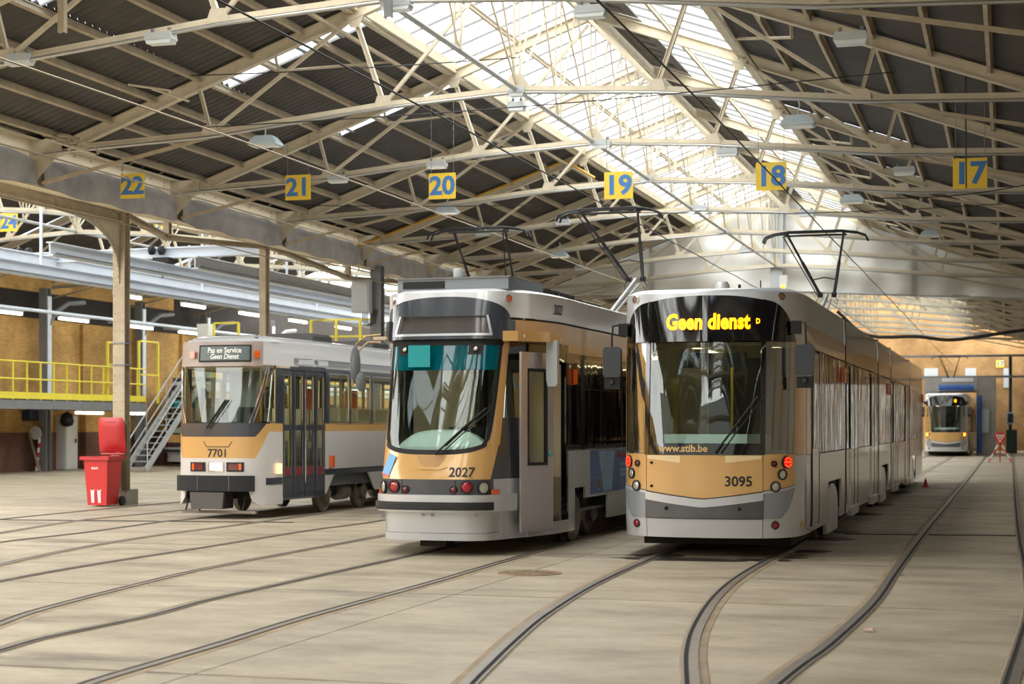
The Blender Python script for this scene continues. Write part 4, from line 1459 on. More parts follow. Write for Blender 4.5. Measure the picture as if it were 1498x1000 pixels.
    if full:
        MB().lathe([(0.1, 0), (0.1, 0.2), (0.07, 0.25)], Matrix.Translation((-0.15, 2.4, 3.36)), 14).build('antenna', white_gloss, root, 40)
        MB().lathe([(0.02, 0), (0.02, 0.2)], Matrix.Translation((0.1, 2.3, 3.36)), 8).build('antenna', rubber, root)
        MB().lathe([(0.008, 0), (0.008, 0.24)], Matrix.Translation((0.4, 2.2, 3.36)), 8).build('antenna', rubber, root)
    # mirrors
    for s in (-1, 1):
        b = sh.P(s * 1.2, 2.86, 0.0)
        m = bpy.data.objects.new('wing_mirror', None)
        C.objects.link(m)
        m.parent = root
        m.location = b
        MB().box((s * 0.05, -0.03, 0.0), (0.12, 0.1, 0.16)).build('mirror_mount', rubber, m)
        MB().tube([(s * 0.09, -0.06, 0.06), (s * 0.17, -0.12, 0.05), (s * 0.18, -0.14, -0.1), (s * 0.18, -0.14, -0.25)], 0.013, 6).build('mirror_arm', rubber, m, 50)
        hb = MB()
        hb.prism([(-0.1, -0.19), (0.1, -0.19), (0.115, -0.15), (0.115, 0.16), (0.09, 0.19), (-0.09, 0.19), (-0.115, 0.16), (-0.115, -0.15)], FACE((s * 0.17, -0.12, -0.41)), 0.08)
        hb.build('mirror_housing', M('mirror_black', (54, 58, 64), 0.5) if 'mirror_black' not in MATS else MATS['mirror_black'], m)
        MB().box((s * 0.17, -0.14, -0.68), (0.2, 0.09, 0.14)).build('camera_pod', rubber, m)
        MB().lathe([(0.035, 0), (0.028, 0.03)], FACE((s * 0.17, -0.19, -0.66)), 12).build('camera_lens', black_gloss, m, 40)
    # cab and saloon
    dp = [(-0.95, 0.75), (-0.95, 0.42), (-0.6, 0.22), (0, 0.12), (0.6, 0.22), (0.95, 0.42), (0.95, 0.75)]
    MB().prism(dp, Matrix.Translation((0, 0, 1.22)), 0.12).build('dashboard', dash_m, root)
    MB().prism([(-0.6, 0.75), (-0.55, 0.35), (0.5, 0.3), (0.75, 0.75)], Matrix.Translation((0, 0, 1.34)), 0.2).build('dash_console', dash_m, root)
    MB().span((-0.9, 0.55, 0.4), (0.9, 0.7, 1.22)).build('cab_bulkhead', grey_in, root)
    seat(root, 0.05, 1.45, 0.4)
    for x in (-0.55, 0.55):
        MB().span((x - 0.05, 2.6, 2.69), (x + 0.05, 12.8, 2.72)).build('ceiling_lamp', saloon_glow, root)
    MB().span((-1.05, 2.4, 0.4), (-0.35, 2.45, 2.7)).build('cab_partition', beige_in, root)
    MB().span((0.45, 2.4, 0.4), (1.05, 2.45, 2.7)).build('cab_partition', grey_in, root)
    MB().span((-0.36, 0.5, 2.38), (0.45, 0.62, 2.56)).build('cab_header', rubber, root)
    if full:
        for (x, y) in ((-0.6, 3.2), (0.6, 3.2), (-0.5, 5.4), (0.5, 5.4), (-0.6, 8), (0.6, 8)):
            MB().tube([(x, y, 0.38), (x, y, 2.72)], 0.02, 8).build('grab_pole', pole_y, root, 50)
        for y in (3.6, 4.4, 5.2, 7.5, 9.2, 11):
            for x in (-0.85, 0.85):
                seat(root, x, y, 0.4)
        for x in (-0.8,):
            MB().span((x - 0.05, 2.3, 1.5), (x + 0.05, 2.39, 2.3)).build('cab_post', pole_y, root)
    return root, sh


t3, sh3 = flex_tram('low_floor_tram', 'ochre and silver low-floor tram 3095 with a glowing amber display', (-3.62, 20.35, 0))
pantograph(t3, 11.9, 3.4, 5.4, 2.0)
for i, (z, mt) in enumerate(((0.42, M('vinyl_yellow', (214, 180, 60), 0.4)),)):
    m = sh3.frame(sh3.sy(0.75), z, 0.004)
    MB().prism([(-.05, -.04), (.05, -.04), (.05, .04), (-.05, .04)], m, 0.002).build('sticker', mt, t3)
m = sh3.frame(sh3.sy(1.0), 0.72, 0.004)
MB().prism([(-.05, -.25), (.05, -.25), (.05, .25), (-.05, .25)], m, 0.002).build('side_sticker', M('vinyl_blue', (108, 146, 196), 0.3), t3, label='upright blue sticker')
m = sh3.frame(sh3.sy(1.0), 0.43, 0.004)
MB().prism([(-.05, -.04), (.05, -.04), (.05, .04), (-.05, .04)], m, 0.002).build('side_sticker', M('vinyl_red', (196, 90, 90), 0.3), t3, label='small red sticker')
t3b, _ = flex_tram('low_floor_tram', 'distant ochre and silver tram with two glowing amber lamps near the back wall', (-3.3, 92.0, 0), 0, False)
pantograph(t3b, 6.0, 3.4, 5.6, 2.0)


# ---------------- the rounded tram with the raised brow
def brow_tram(name, label, loc, rz=0.0, full=True):
    root = thing(name, label, 'tram', loc, rz, 'ochre and silver trams')
    LEN = 22.8
    sh = Shell([(0, 0), (0.40, 0.03), (0.58, 0.09), (0.70, 0.20), (0.78, 0.38), (0.88, 0.75), (1.0, 1.2), (1.1, 1.7), (1.15, 2.1), (1.15, 2.7)], LEN,
               lambda z: 0.30 * max(0, min(z, 2.75) - 0.98) + 0.2 * max(0, z - 2.75) + 0.06 * max(0, 0.5 - z), lambda z: 1.0, 1.7)
    sy = sh.sy
    FW = sy(0.6)
    DA, DB = sy(1.08), sy(2.28)       # doorway on the right side
    sh.part('front_skirt', silver, root, -sy(0.5), sy(0.5), 0.29, 0.57, -0.05, 0.03)
    sh.part('skirt_lip', silver, root, -sy(0.5), sy(0.5), 0.195, 0.285, -0.03, 0.03)
    sh.both('corner_skirt', silver, root, sy(0.5), DA, 0.195, 0.57, -0.02, 0.03)
    sh.part('bumper', silver, root, -sy(0.75), sy(0.75), 0.56, 0.775, 0.06, 0.1)
    sh.part('bumper_strip', rubber, root, -sy(0.42), sy(0.24), 0.585, 0.685, 0.085, 0.04)
    st_ = MB()
    for z in (0.61, 0.635, 0.66):
        sh.patch(st_, -sy(0.42), sy(0.24), z, z + 0.008, 0.092, 0.02, nz=1)
    st_.build('bumper_rib', anthra, root)
    for x in (-0.1, 0.03, 0.62):
        lamp_on(sh, 'skirt_bolt', root, x, 0.52, 0.016, chrome, chrome, -0.03)
    sh.part('lamp_panel', anthra, root, -sy(0.3), sy(0.32), 0.775, 0.97)
    for a in (-0.38, 0.34):
        sh.part('panel_seam', rubber, root, a, a + 0.01, 0.78, 0.965, 0.003, 0.01)
    # ochre front with the curved sill of the windscreen
    ww = lambda v: 0.72 + 0.20 * v ** 0.6
    zs = lambda s: 1.295 + 0.12 * (abs(s) / 0.75) ** 3.4
    sh.part('front_panel', gold, root, lambda v: -(0.82 + 0.17 * v), lambda v: 0.82 + 0.17 * v, 0.97, lambda s: min(1.58, zs(s) + (0.2 * max(0, abs(s) - 0.66))), 0.0, 0.03)
    pw = lambda v: 0.84 + 0.10 * v
    sh.both('windscreen_pillar', gold, root, lambda v: 0.66 + 0.22 * v ** 0.35, lambda v: 0.97 + 0.09 * v, 1.40, 2.74, 0.0, 0.03)
    sh.both('windscreen_seal', rubber, root, lambda v: 0.605 + 0.215 * v ** 0.35, lambda v: 0.665 + 0.22 * v ** 0.35, 1.36, 2.74, 0.002, 0.03)
    sh.part('windscreen_seal', rubber, root, -0.72, 0.72, lambda s: zs(s) - 0.015, lambda s: zs(s) + 0.045, 0.004, 0.03)
    sh.part('windscreen', glass_f, root, lambda v: -(0.62 + 0.205 * v ** 0.35), lambda v: 0.62 + 0.205 * v ** 0.35, lambda s: zs(s) + 0.03, 2.36, 0.0, 0.008)
    sh.part('sun_strip', glass_teal, root, -0.845, 0.845, 2.362, 2.70, 0.0, 0.008)
    sh.part('windscreen_top', rubber, root, -0.90, 0.90, 2.68, 2.745, 0.004, 0.02)
    for x in (-0.52, 0.46):
        sh.part('lamp_recess', rubber, root, x - 0.1, x + 0.1, 2.56, 2.69, 0.006, 0.01)
        lamp_on(sh, 'upper_lamp', root, x, 2.63, 0.035, clear_l, rubber, 0.01)
    # brow and destination box
    zb = lambda s: 2.94 + 0.36 * math.sqrt(max(0.0, 1 - (abs(s) / 0.99) ** 2.3))
    bo = lambda s: 0.0
    HW = lambda v: 0.66 - 0.06 * v
    sh.part('brow', anthra, root, -0.62, 0.62, 3.045, zb, 0.07, 0.08, nz=5)
    sh.both('brow', anthra, root, HW, 0.985, 2.745, zb, 0.07, 0.08, nz=6)
    sh.part('brow_sill', anthra, root, -0.66, 0.66, 2.745, 2.79, 0.07, 0.08)
    sh.both('brow_ear', anthra, root, 0.76, 1.05, 2.745, 3.0, 0.10, 0.06)
    sh.part('display_frame', silver, root, -0.66, 0.66, 2.79, 2.82, 0.075, 0.08)
    sh.both('display_frame', silver, root, lambda v: 0.635 - 0.06 * v, lambda v: 0.665 - 0.06 * v, 2.80, 3.05, 0.078, 0.08)
    sh.part('display_glass', M('display_dull', (84, 80, 76), 0.12, coat=.5) if 'display_dull' not in MATS else MATS['display_dull'], root, lambda v: -(0.63 - 0.06 * v), lambda v: 0.63 - 0.06 * v, 2.82, 3.045, 0.02, 0.03)
    sh.part('front_cove', white_gloss, root, -sy(1.3), sy(1.3), lambda s: max(zb(s), 3.05 if abs(s) > 1.0 else 0), 3.38, 0.0, 0.03, nz=5)
    for s in (-1, 1):
        lamp_on(sh, 'marker_lamp', root, s * 0.95, 3.285, 0.045, amber, chrome, 0.02)
        lamp_on(sh, 'head_lamp', root, s * 0.71, 0.865, 0.075, clear_l, rubber)
        lamp_on(sh, 'tail_lamp', root, s * 0.49, 0.875, 0.072, red_l, rubber)
        lamp_on(sh, 'small_tail_lamp', root, s * 0.325, 0.84, 0.045, red_dark, rubber)
        m = sh.frame(s * 0.89, 0.81, 0.01)
        MB().prism([(-.07, -.03), (.07, -.03), (.07, .03), (-.07, .03)], m, 0.03).build('turn_lamp', amber, root)
    # hatch under the windscreen
    hz = [(-0.23, 1.27), (0.23, 1.27), (0.17, 1.12), (0.08, 1.09), (-0.08, 1.09), (-0.17, 1.12)]
    sh.part('hatch_recess', M('ochre_recess', (176, 134, 82), 0.4) if 'ochre_recess' not in MATS else MATS['ochre_recess'], root, lambda v: -(0.1 + 0.1 * v ** 0.6), lambda v: 0.1 + 0.1 * v ** 0.6, 1.13, 1.265, 0.003, 0.01)
    sh.part('hatch_rim', gold, root, lambda v: -(0.13 + 0.1 * v ** 0.6), lambda v: 0.13 + 0.1 * v ** 0.6, 1.09, 1.125, 0.014, 0.02)
    cable_wiper(sh, root, 0.06, 1.27, 0.66, 1.86)
    if full:
        text_on(sh, 'fleet_number', '2027', 0.165, text_dark, root, 0.42, 1.055, 0.0035, 'black fleet number 2027')
        m = sh.frame(-0.60, 1.15, 0.006) @ Matrix.Rotation(-0.3, 4, 'Z')
        MB().prism([(-.075, -.13), (.075, -.13), (.075, .13), (-.075, .13)], m, 0.003).build('sticker', stick_b, root, label='slanted blue sticker')
        MB().prism([(-.075, -.155), (.075, -.155), (.075, -.13), (-.075, -.13)], m, 0.003).build('sticker_edge', stick_r, root)
    # dark corner behind the pillar, then the sides
    for s in (-1, 1):
        g = (lambda a, b: (a, b)) if s > 0 else (lambda a, b: (-b, -a))
        a, b = g(1.0, DA - 0.0)
        sh.part('corner_panel', silver, root, *g(0.88, DA), 0.57, 0.97, 0.0)
        q_ = (lambda v: 0.825 + 0.17 * v) if s > 0 else (lambda v: -(0.825 + 0.17 * v))
        sh.part('corner_mask', anthra, root, *((q_, DA) if s > 0 else (-DA, q_)), 0.97, 1.75, -0.004)
        sh.part('corner_window', glass_s, root, *g(1.05, DA), 1.75, 2.62, -0.01, 0.012)
        if s > 0:
            sh.part('door_sill', silver, root, DA, DB + 0.1, 0.195, 0.36, 0.0)
            sh.part('door_header', black_gloss, root, 1.06, DB + 0.5, 2.50, 2.75, -0.004)
        else:
            sh.part('lower_panel', silver_side, root, -DB - 0.1, -DA, 0.195, 1.30)
            sh.part('side_window', glass_s, root, -DB - 0.1, -DA, 1.30, 2.60, -0.01, 0.012)
            sh.part('window_header', black_gloss, root, -DB - 0.5, -1.06, 2.60, 2.75, -0.004)
        sh.part('door_post', black_gloss, root, *g(DB, DB + 0.1), 0.36, 2.62, 0.0)
        A = DB + 0.1
        w0, w1 = sy(2.72), sy(4.55)
        sh.part('lower_panel', silver_side, root, *g(A, w0), 0.195, 1.30)
        sh.part('wheel_arch_panel', silver_side, root, *g(w0 + .005, w1 - .005), 0.78, 1.30)
        sh.part('step_panel', silver_side, root, *g(w0 + 0.55, w1 + 0.1), 0.62, 0.8)
        B = sy(7.6)
        sh.part('lower_panel', silver_side, root, *g(w1, B), 0.27, 1.30)
        wins = [(2.45, 3.1), (3.2, 4.25), (4.35, 5.5), (5.6, 6.6), (6.7, 7.6)]
        for (p, q) in wins:
            sh.part('side_window', glass_s, root, *g(sy(p), sy(q)), 1.36, 2.58, -0.01, 0.012)
            sh.part('window_post', black_gloss, root, *g(sy(q) - 0.02, sy(q) + 0.14), 1.30, 2.62, -0.004)
            if p > 3:
                sh.part('vent_rail', chrome, root, *g(sy(p), sy(q)), 2.16, 2.175, 0.0, 0.02)
                sh.part('vent_rail', chrome, root, *g(sy(p), sy(q)), 2.565, 2.58, 0.0, 0.02)
        sh.part('window_sill', black_gloss, root, *g(A, B), 1.30, 1.36, -0.004)
        sh.part('window_header', black_gloss, root, *g(A, B), 2.58, 2.64, -0.004)
        sh.part('cant_panel', gold, root, *g(sy(0.5) + 0.02, B), 2.64 if False else 2.75, 3.02)
        sh.part('cant_strip', gold, root, *g(A, B), 2.645, 2.75)
        sh.part('cove_rail', rubber, root, *g(sy(1.0), B), 3.02, 3.045, 0.006, 0.03)
        sh.part('roof_cove', white_gloss, root, *g(sy(1.3), B), 3.045, 3.38, -0.004)
        m = sh.frame((A + 0.3) * s, 2.33, 0.0)
        MB().prism([(-.05, -.1), (.05, -.1), (.05, .1), (-.05, .1)], m, 0.04).build('turn_lamp', amber, root)
        # rear bodies, plain
        for (ya, yb) in ((7.9, 14.9), (15.2, LEN)):
            p, q = sy(ya), sy(yb)
            sh.part('lower_panel', silver_side, root, *g(p, q), 0.27, 1.30)
            n = 5
            for i in range(n):
                sh.part('side_window', glass_s, root, *g(p + (q - p) * i / n + 0.05, p + (q - p) * (i + 1) / n - 0.05), 1.36, 2.58, -0.01, 0.012)
                sh.part('window_post', black_gloss, root, *g(p + (q - p) * (i + 1) / n - 0.07, p + (q - p) * (i + 1) / n), 1.30, 2.62, -0.004)
            sh.part('cant_panel', gold, root, *g(p, q), 2.62, 3.02)
            sh.part('roof_cove', white_gloss, root, *g(p, q), 3.02, 3.38)
    sh.roof('roof', white_gloss, root, 0, sy(7.6), 3.38, [(0, 0), (0.05, 0.03), (0.14, 0.05), (0.3, 0.055), (0.55, 0.055)])
    for (ya, yb) in ((7.9, 14.9), (15.2, LEN)):
        sh.roof('roof', white_gloss, root, sy(ya), sy(yb), 3.38, [(0, 0), (0.05, 0.03), (0.14, 0.05), (0.3, 0.055), (0.55, 0.055)], front=False)
    for y in (7.75, 15.05):
        bl = MB()
        for q in range(5):
            yy = y - 0.14 + 0.07 * q
            rr = 0.08 if q % 2 else 0.12
            bl.span((-1.15 + rr, yy - 0.03, 0.35), (1.15 - rr, yy + 0.03, 3.36))
        bl.build('bellows', rubber, root)
    # roof equipment
    MB().span((-0.76, 0.85, 3.42), (0.78, 2.4, 3.575)).build('roof_box', M('roof_box_grey', (132, 138, 144), 0.5) if 'roof_box_grey' not in MATS else MATS['roof_box_grey'], root)
    MB().span((-0.68, 0.835, 3.45), (-0.1, 0.85, 3.54)).build('roof_grille', rubber, root)
    MB().span((-0.79, 0.83, 3.57), (0.81, 2.42, 3.59)).build('roof_lid', steel_grey, root)
    MB().lathe([(0.065, 0), (0.065, 0.12), (0.05, 0.14)], Matrix.Translation((0.0, 1.1, 3.59)), 14).build('antenna', lamp_house, root, 40)
    MB().lathe([(0.025, 0), (0.02, 0.04)], Matrix.Translation((0.2, 1.1, 3.59)), 10).build('antenna', lamp_house, root, 40)
    for (ya, yb, h) in ((2.6, 4.1, 0.1), (4.3, 5.6, 0.06), (8.2, 10.0, 0.1)):
        rr = MB()
        for x in (-0.7, 0.7):
            rr.span((x - 0.04, ya, 3.42), (x + 0.04, yb, 3.46 + h))
        for i in range(6):
            y = ya + (yb - ya) * (i + 0.5) / 6
            rr.span((-0.78, y - 0.05, 3.44), (0.78, y + 0.05, 3.47 + h * 0.9))
        rr.build('resistor_rack', under_m, root)
    # running gear
    bogie(root, 3.9, 0.92, 1.5, 0.32)
    bogie(root, 11.4, 0.92)
    bogie(root, 19.0, 0.92)
    for s in (-1, 1):
        m = Matrix.Translation((s * 1.0, 3.15, 0.36)) @ Matrix.Rotation(PI / 2 * s, 4, 'Y')
        MB().lathe([(0.36, -0.06), (0.36, 0), (0.3, 0.03), (0.1, 0.05)], m, 24).build('wheel', wheel_m, root, 40)
    MB().span((-0.6, 0.4, 0.3), (0.6, 1.6, 0.42)).build('underframe', under_m, root)
    MB().span((-0.9, 1.6, 0.3), (0.9, 7.5, 0.42)).build('underframe', under_m, root)
    MB().span((-0.25, 0.35, 0.1), (0.1, 0.7, 0.3)).build('coupler', under_m, root)
    MB().span((-1.0, 8, 0.3), (1.0, LEN - 0.2, 0.42)).build('underframe', under_m, root)
    # inside
    MB().span((-1.05, 1.0, 0.42), (1.05, 7.5, 0.46)).build('floor_plate', grey_in, root)
    MB().span((-1.05, 0.7, 2.78), (1.05, 7.5, 2.82)).build('inner_ceiling', beige_in, root)
    MB().prism([(-0.74, 1.0), (-0.68, 0.55), (-0.5, 0.3), (0, 0.2), (0.5, 0.3), (0.68, 0.55), (0.74, 1.0)], Matrix.Translation((0, 0, 1.24)), 0.14).build('dashboard', dash_m, root)
    hump = []
    for jj in range(9):
        t = jj / 8 * PI
        hump.append([(0.62 * math.cos(PI * k / 12) * (1 - 0.18 * math.sin(t)), 0.45 + 0.25 * (jj / 8), 1.36 + 0.24 * math.sin(PI * k / 12) ** 0.5 * math.sin(t) ** 0.6) for k in range(13)])
    MB().slabgrid(hump, [[(p_[0] * 0.98, p_[1], 1.35) for p_ in r_] for r_ in hump]).build('dash_console', dash_m, root, 60)
    MB().span((-0.74, 0.8, 0.45), (0.74, 0.88, 1.24)).build('cab_bulkhead', grey_in, root)
    seat(root, -0.1, 1.5, 0.5)
    MB().span((-1.0, 2.05, 0.46), (-0.1, 2.1, 2.78)).build('cab_partition', beige_in, root)
    MB().span((0.2, 2.05, 0.46), (0.62, 2.1, 2.78)).build('cab_partition', grey_in, root)
    for (x, y) in ((-0.6, 2.9), (0.6, 3.2), (-0.5, 5.0), (0.5, 5.2)):
        MB().tube([(x, y, 0.46), (x, y, 2.78)], 0.02, 8).build('grab_pole', pole_y, root, 50)
    for y in (3.0, 4.0, 5.0, 6.2):
        for x in (-0.8, 0.8):
            seat(root, x, y, 0.5)
    MB().span((-0.42, 0.36, 2.40), (-0.12, 0.37, 2.68)).build('sun_blind', teal_m, root, label='bright teal roller blind')
    return root, sh


t2, sh2 = brow_tram('brow_front_tram', 'ochre and silver tram 2027 with a dark arched brow and open cab door', (-7.03, 19.95, 0), -math.radians(1.2))
# open cab door, doorway lining, mirror and advert of tram 2027
def leaf(mb, u0, u1, z0, z1, d0, d1):
    a = Vector((0.95, 0.78, 0))
    b = Vector((1.18, 1.45, 0))
    d = (b - a)
    L = d.length
    d.normalize()
    n = Vector((d.y, -d.x, 0))
    P = []
    for z in (z0, z1):
        for dd in (d0, d1):
            for u in (u0, u1):
                p = a + d * (L * u) + n * dd
                P.append((p.x, p.y, z))
    return mb.add(P, [(0, 1, 3, 2), (4, 6, 7, 5), (0, 4, 5, 1), (2, 3, 7, 6), (0, 2, 6, 4), (1, 5, 7, 3)])


door = bpy.data.objects.new('cab_door', None)
C.objects.link(door)
door.parent = t2
fr = MB()
leaf(fr, 0, 0.2, 0.27, 2.6, 0, 0.035)
leaf(fr, 0.8, 1, 0.27, 2.6, 0, 0.035)
leaf(fr, 0.2, 0.8, 0.27, 1.16, 0, 0.035)
leaf(fr, 0.2, 0.8, 2.36, 2.6, 0, 0.035)
fr.build('door_leaf', M('door_silver', (186, 178, 178), 0.22, 0.45, coat=.4), door)
sl = MB()
for q in ((0.19, 0.23, 1.14, 2.38), (0.77, 0.81, 1.14, 2.38), (0.19, 0.81, 1.13, 1.17), (0.19, 0.81, 2.35, 2.39)):
    leaf(sl, *q, -0.005, 0.042)
sl.build('window_seal', rubber, door)
leaf(MB(), 0.2, 0.8, 1.15, 2.37, 0.02, 0.03).build('door_window', glass_l, door)
MB().lathe([(0.035, 0), (0.03, 0.02)], Matrix.Translation((1.15, 1.32, 1.28)) @ Matrix.Rotation(PI / 2, 4, 'Y') @ Matrix.Translation((0, 0, 0.05)), 12).build('door_button', teal_m, door, 40)
MB().span((0.45, 2.2, 0.95), (1.08, 2.27, 2.48)).build('doorway_lining', beige_in, t2, label='beige lining inside the open doorway')
MB().span((0.45, 2.21, 0.36), (1.08, 2.28, 0.95)).build('doorway_kick_plate', M('kick_plate', (150, 132, 112), 0.5), t2)
MB().span((0.9, 2.17, 2.1), (1.0, 2.2, 2.4)).build('doorway_panel', M('beige_panel', (186, 170, 150), 0.5), t2)
hd = MB()
hd.prism([(0.80, 0.55), (0.98, 0.62), (1.28, 1.05), (1.32, 1.4), (1.2, 1.9), (1.08, 1.8), (0.95, 1.1)], Matrix.Translation((0, 0, 2.73)), 0.13)
hd.build('mirror_hood', gold, t2)
mh = MB()
mh.prism([(-0.06, -0.3), (0.05, -0.3), (0.07, -0.26), (0.07, 0.3), (-0.08, 0.3), (-0.08, -0.2)], FACE((1.28, 1.25, 2.46)), 0.1)
mh.build('mirror_housing', lamp_house, t2)
# left mirror on its bent arms
lm = bpy.data.objects.new('wing_mirror', None)
C.objects.link(lm)
lm.parent = t2
lm.location = (-1.0, 0.6, 2.72)
MB().tube([(0.1, 0.0, 0.12), (-0.08, -0.05, 0.1), (-0.2, -0.1, 0.0), (-0.24, -0.12, -0.2), (-0.25, -0.12, -0.55)], 0.014, 6).build('mirror_arm', M('brass_arm', (168, 140, 100), 0.4, .5), lm, 50)
MB().tube([(0.1, 0.0, 0.02), (-0.06, -0.05, 0.02), (-0.18, -0.1, -0.1)], 0.014, 6).build('mirror_arm', MATS['brass_arm'], lm, 50)
MB().lathe([(0.16, -0.02), (0.18, 0.0), (0.1, 0.04)], Matrix.Translation((-0.2, -0.14, -0.28)) @ Matrix.Rotation(1.1, 4, 'Z') @ Matrix.Rotation(PI / 2, 4, 'X') @ Matrix.Diagonal((0.5, 1.4, 1, 1)), 18).build('mirror_housing', steel_grey, lm, 40)
MB().lathe([(0.1, -0.02), (0.11, 0.0), (0.06, 0.03)], Matrix.Translation((-0.12, -0.14, -0.5)) @ Matrix.Rotation(0.9, 4, 'Z') @ Matrix.Rotation(PI / 2, 4, 'X') @ Matrix.Diagonal((0.7, 1.2, 1, 1)), 18).build('mirror_housing', steel_grey, lm, 40)
# side advert
ad0, ad1 = sh2.sy(3.55), sh2.sy(7.5)
sh2.part('advert_panel', ad_blue, t2, ad0, ad1, 0.66, 1.29, 0.006, 0.006, label='blue advertising panel with a pale splash')
sh2.part('advert_splash', ad_light, t2, lambda v: ad0 + 0.7 - 0.25 * v, lambda v: ad0 + 1.2 + 0.2 * v, 0.68, 1.27, 0.009, 0.003)
sh2.part('advert_heading', ad_red, t2, ad0 + 1.6, ad1 - 0.2, 1.16, 1.24, 0.009, 0.003)
for i, z in enumerate((1.06, 0.97, 0.90)):
    for j in range(5):
        a = ad0 + 1.75 + j * 0.42
        sh2.part('advert_line', text_white if False else ad_light, t2, a, a + (0.3 if (i + j) % 2 else 0.36), z - 0.025, z + 0.02, 0.009, 0.003)
lamp_on(sh2, 'advert_badge', t2, ad0 + 0.45, 0.80, 0.09, ad_red, ad_light, 0.004, 0.006)
text_on(sh2, 'roof_number', '2027', 0.19, text_dark, t2, sh2.sy(1.95), 3.2, 0.002, 'tall narrow roof number 2027', squeeze=0.8)
pantograph(t2, 8.6, 3.45, 5.5, 1.9, lean=2.5)
t2b, _ = brow_tram('brow_front_tram', 'teal-topped tram standing behind the steel stair', (-31.9, 60.5, 0), 0, False)


# ---------------- the older tram with the flat front
def pcc_tram(name, label, loc, rz=0.0, full=True):
    root = thing(name, label, 'tram', loc, rz, 'ochre and silver trams')
    LEN = 13.5 if full else 12
    sh = Shell([(0, 0), (0.42, 0.025), (0.68, 0.10), (0.82, 0.24), (0.895, 0.5), (0.94, 0.9), (1.03, 1.7), (1.09, 2.4), (1.1, 3.0)], LEN,
               lambda z: 0.1 * max(0, z - 1.65), lambda z: 1 - 0.03 * max(0, z - 2.4), 1.3)
    sy = sh.sy
    DA, DB = sy(0.80), sy(2.36)
    WS = 0.93
    # lower front
    ZC = 3.14
    sh.part('front_apron', pcc_grey, root, -DA, DA, 0.72, 1.07)
    sh.both('corner_apron', pcc_grey, root, lambda v: 0.66 - 0.12 * v, DA, lambda s: 0.24 if abs(s) > .8 else 0.24 + (0.8 - abs(s)) * 0.9, 0.72, 0.0)
    sh.part('bumper', rubber, root, -0.72, 0.72, 0.49, 0.765, 0.12, 0.14)
    for a in (-0.3, 0.3):
        sh.part('bumper_seam', anthra, root, a, a + 0.02, 0.5, 0.755, 0.124, 0.02)
    zg = lambda s: 1.07 + max(0, min(1, (abs(s) - 0.74) / 0.28)) * 0.47
    zk = lambda s: 1.45 + max(0, min(1, (abs(s) - 0.74) / 0.22)) * 0.235
    sh.part('ochre_band', gold, root, -DA, DA, zg, lambda s: zk(s), 0.0, ns=40)
    sh.both('grey_corner', pcc_grey, root, 0.74, DA, 1.07, zg, 0.0, 0.03, ns=12)
    sh.part('dark_band', anthra, root, -0.965, 0.965, zk, 1.69, 0.002, ns=36)
    hz = sh
    sh.part('hatch_line', text_dark, root, -0.18, 0.26, 1.265, 1.28, 0.003, 0.006)
    for s in (-1, 1):
        sh.part('hatch_line', text_dark, root, lambda v: 0.04 + s * (0.22 + 0.06 * v) - 0.008, lambda v: 0.04 + s * (0.22 + 0.06 * v) + 0.008, 1.275, 1.37, 0.003, 0.006)
    for (a, b, mt) in ((-0.50, -0.2, red_dark), (-0.14, 0.16, None), (0.22, 0.54, red_dark)):
        sh.part('lamp_frame', chrome if mt is None else rubber, root, a, b, 0.835, 1.0, 0.02, 0.03)
        if mt is None:
            sh.part('head_lamp', head_glow if full else clear_l, root, a + 0.05, b - 0.04, 0.86, 0.985, 0.03, 0.02, label='lit white headlamp')
        else:
            k = 0.75 if a > 0 else 0.25
            c1 = a + (b - a) * (0.68 if a > 0 else 0.32)
            sh.part('tail_lamp', red_dark, root, *((a + 0.04, c1) if a > 0 else (c1, b - 0.04)), 0.86, 0.975, 0.03, 0.02)
            sh.part('turn_lamp', amber, root, *((c1 + .01, b - 0.04) if a > 0 else (a + 0.04, c1 - .01)), 0.86, 0.975, 0.03, 0.02)
    # windscreen, pillars, quarter windows
    sh.part('windscreen', glass_l, root, lambda v: -(0.62 + 0.33 * v), lambda v: 0.62 + 0.33 * v, 1.70, 2.68, -0.01, 0.01)
    sh.both('screen_trim', chrome, root, lambda v: 0.62 + 0.33 * v, lambda v: 0.645 + 0.33 * v, 1.69, 2.7, 0.004, 0.02)
    sh.both('screen_trim', chrome, root, lambda v: 0.685 + 0.33 * v, lambda v: 0.705 + 0.33 * v, 1.69, 2.7, 0.004, 0.02)
    sh.both('screen_pillar', anthra, root, lambda v: 0.635 + 0.33 * v, lambda v: 0.70 + 0.33 * v, 1.69, 2.7, 0.0, 0.03)
    sh.both('corner_glass', glass_s, root, lambda v: 0.705 + 0.33 * v, lambda v: 1.0 + 0.12 * v, 1.70, 2.68, -0.012, 0.01)
    sh.both('quarter_window', glass_l, root, lambda v: 1.02 + 0.12 * v, 1.20, 1.73, 2.62, -0.004, 0.01)
    sh.both('quarter_trim', chrome, root, lambda v: 1.0 + 0.12 * v, lambda v: 1.02 + 0.12 * v, 1.72, 2.64, 0.004, 0.02)
    sh.both('quarter_trim', chrome, root, 1.20, 1.22, 1.72, 2.64, 0.004, 0.02)
    sh.both('quarter_trim', chrome, root, 1.0, 1.22, 1.70, 1.72, 0.004, 0.02)
    sh.both('door_pillar', anthra, root, 1.22, DA, 1.69, 2.72, 0.0, 0.03)
    # header with the destination blind
    sh.part('header', taupe, root, -0.86, 0.86, 2.70, ZC, 0.01, 0.03)
    sh.part('blind_frame', rubber, root, -0.38, 0.64, 2.775, 3.075, 0.03, 0.03)
    sh.part('destination_blind', blind_m, root, -0.35, 0.61, 2.80, 3.05, 0.036, 0.02)
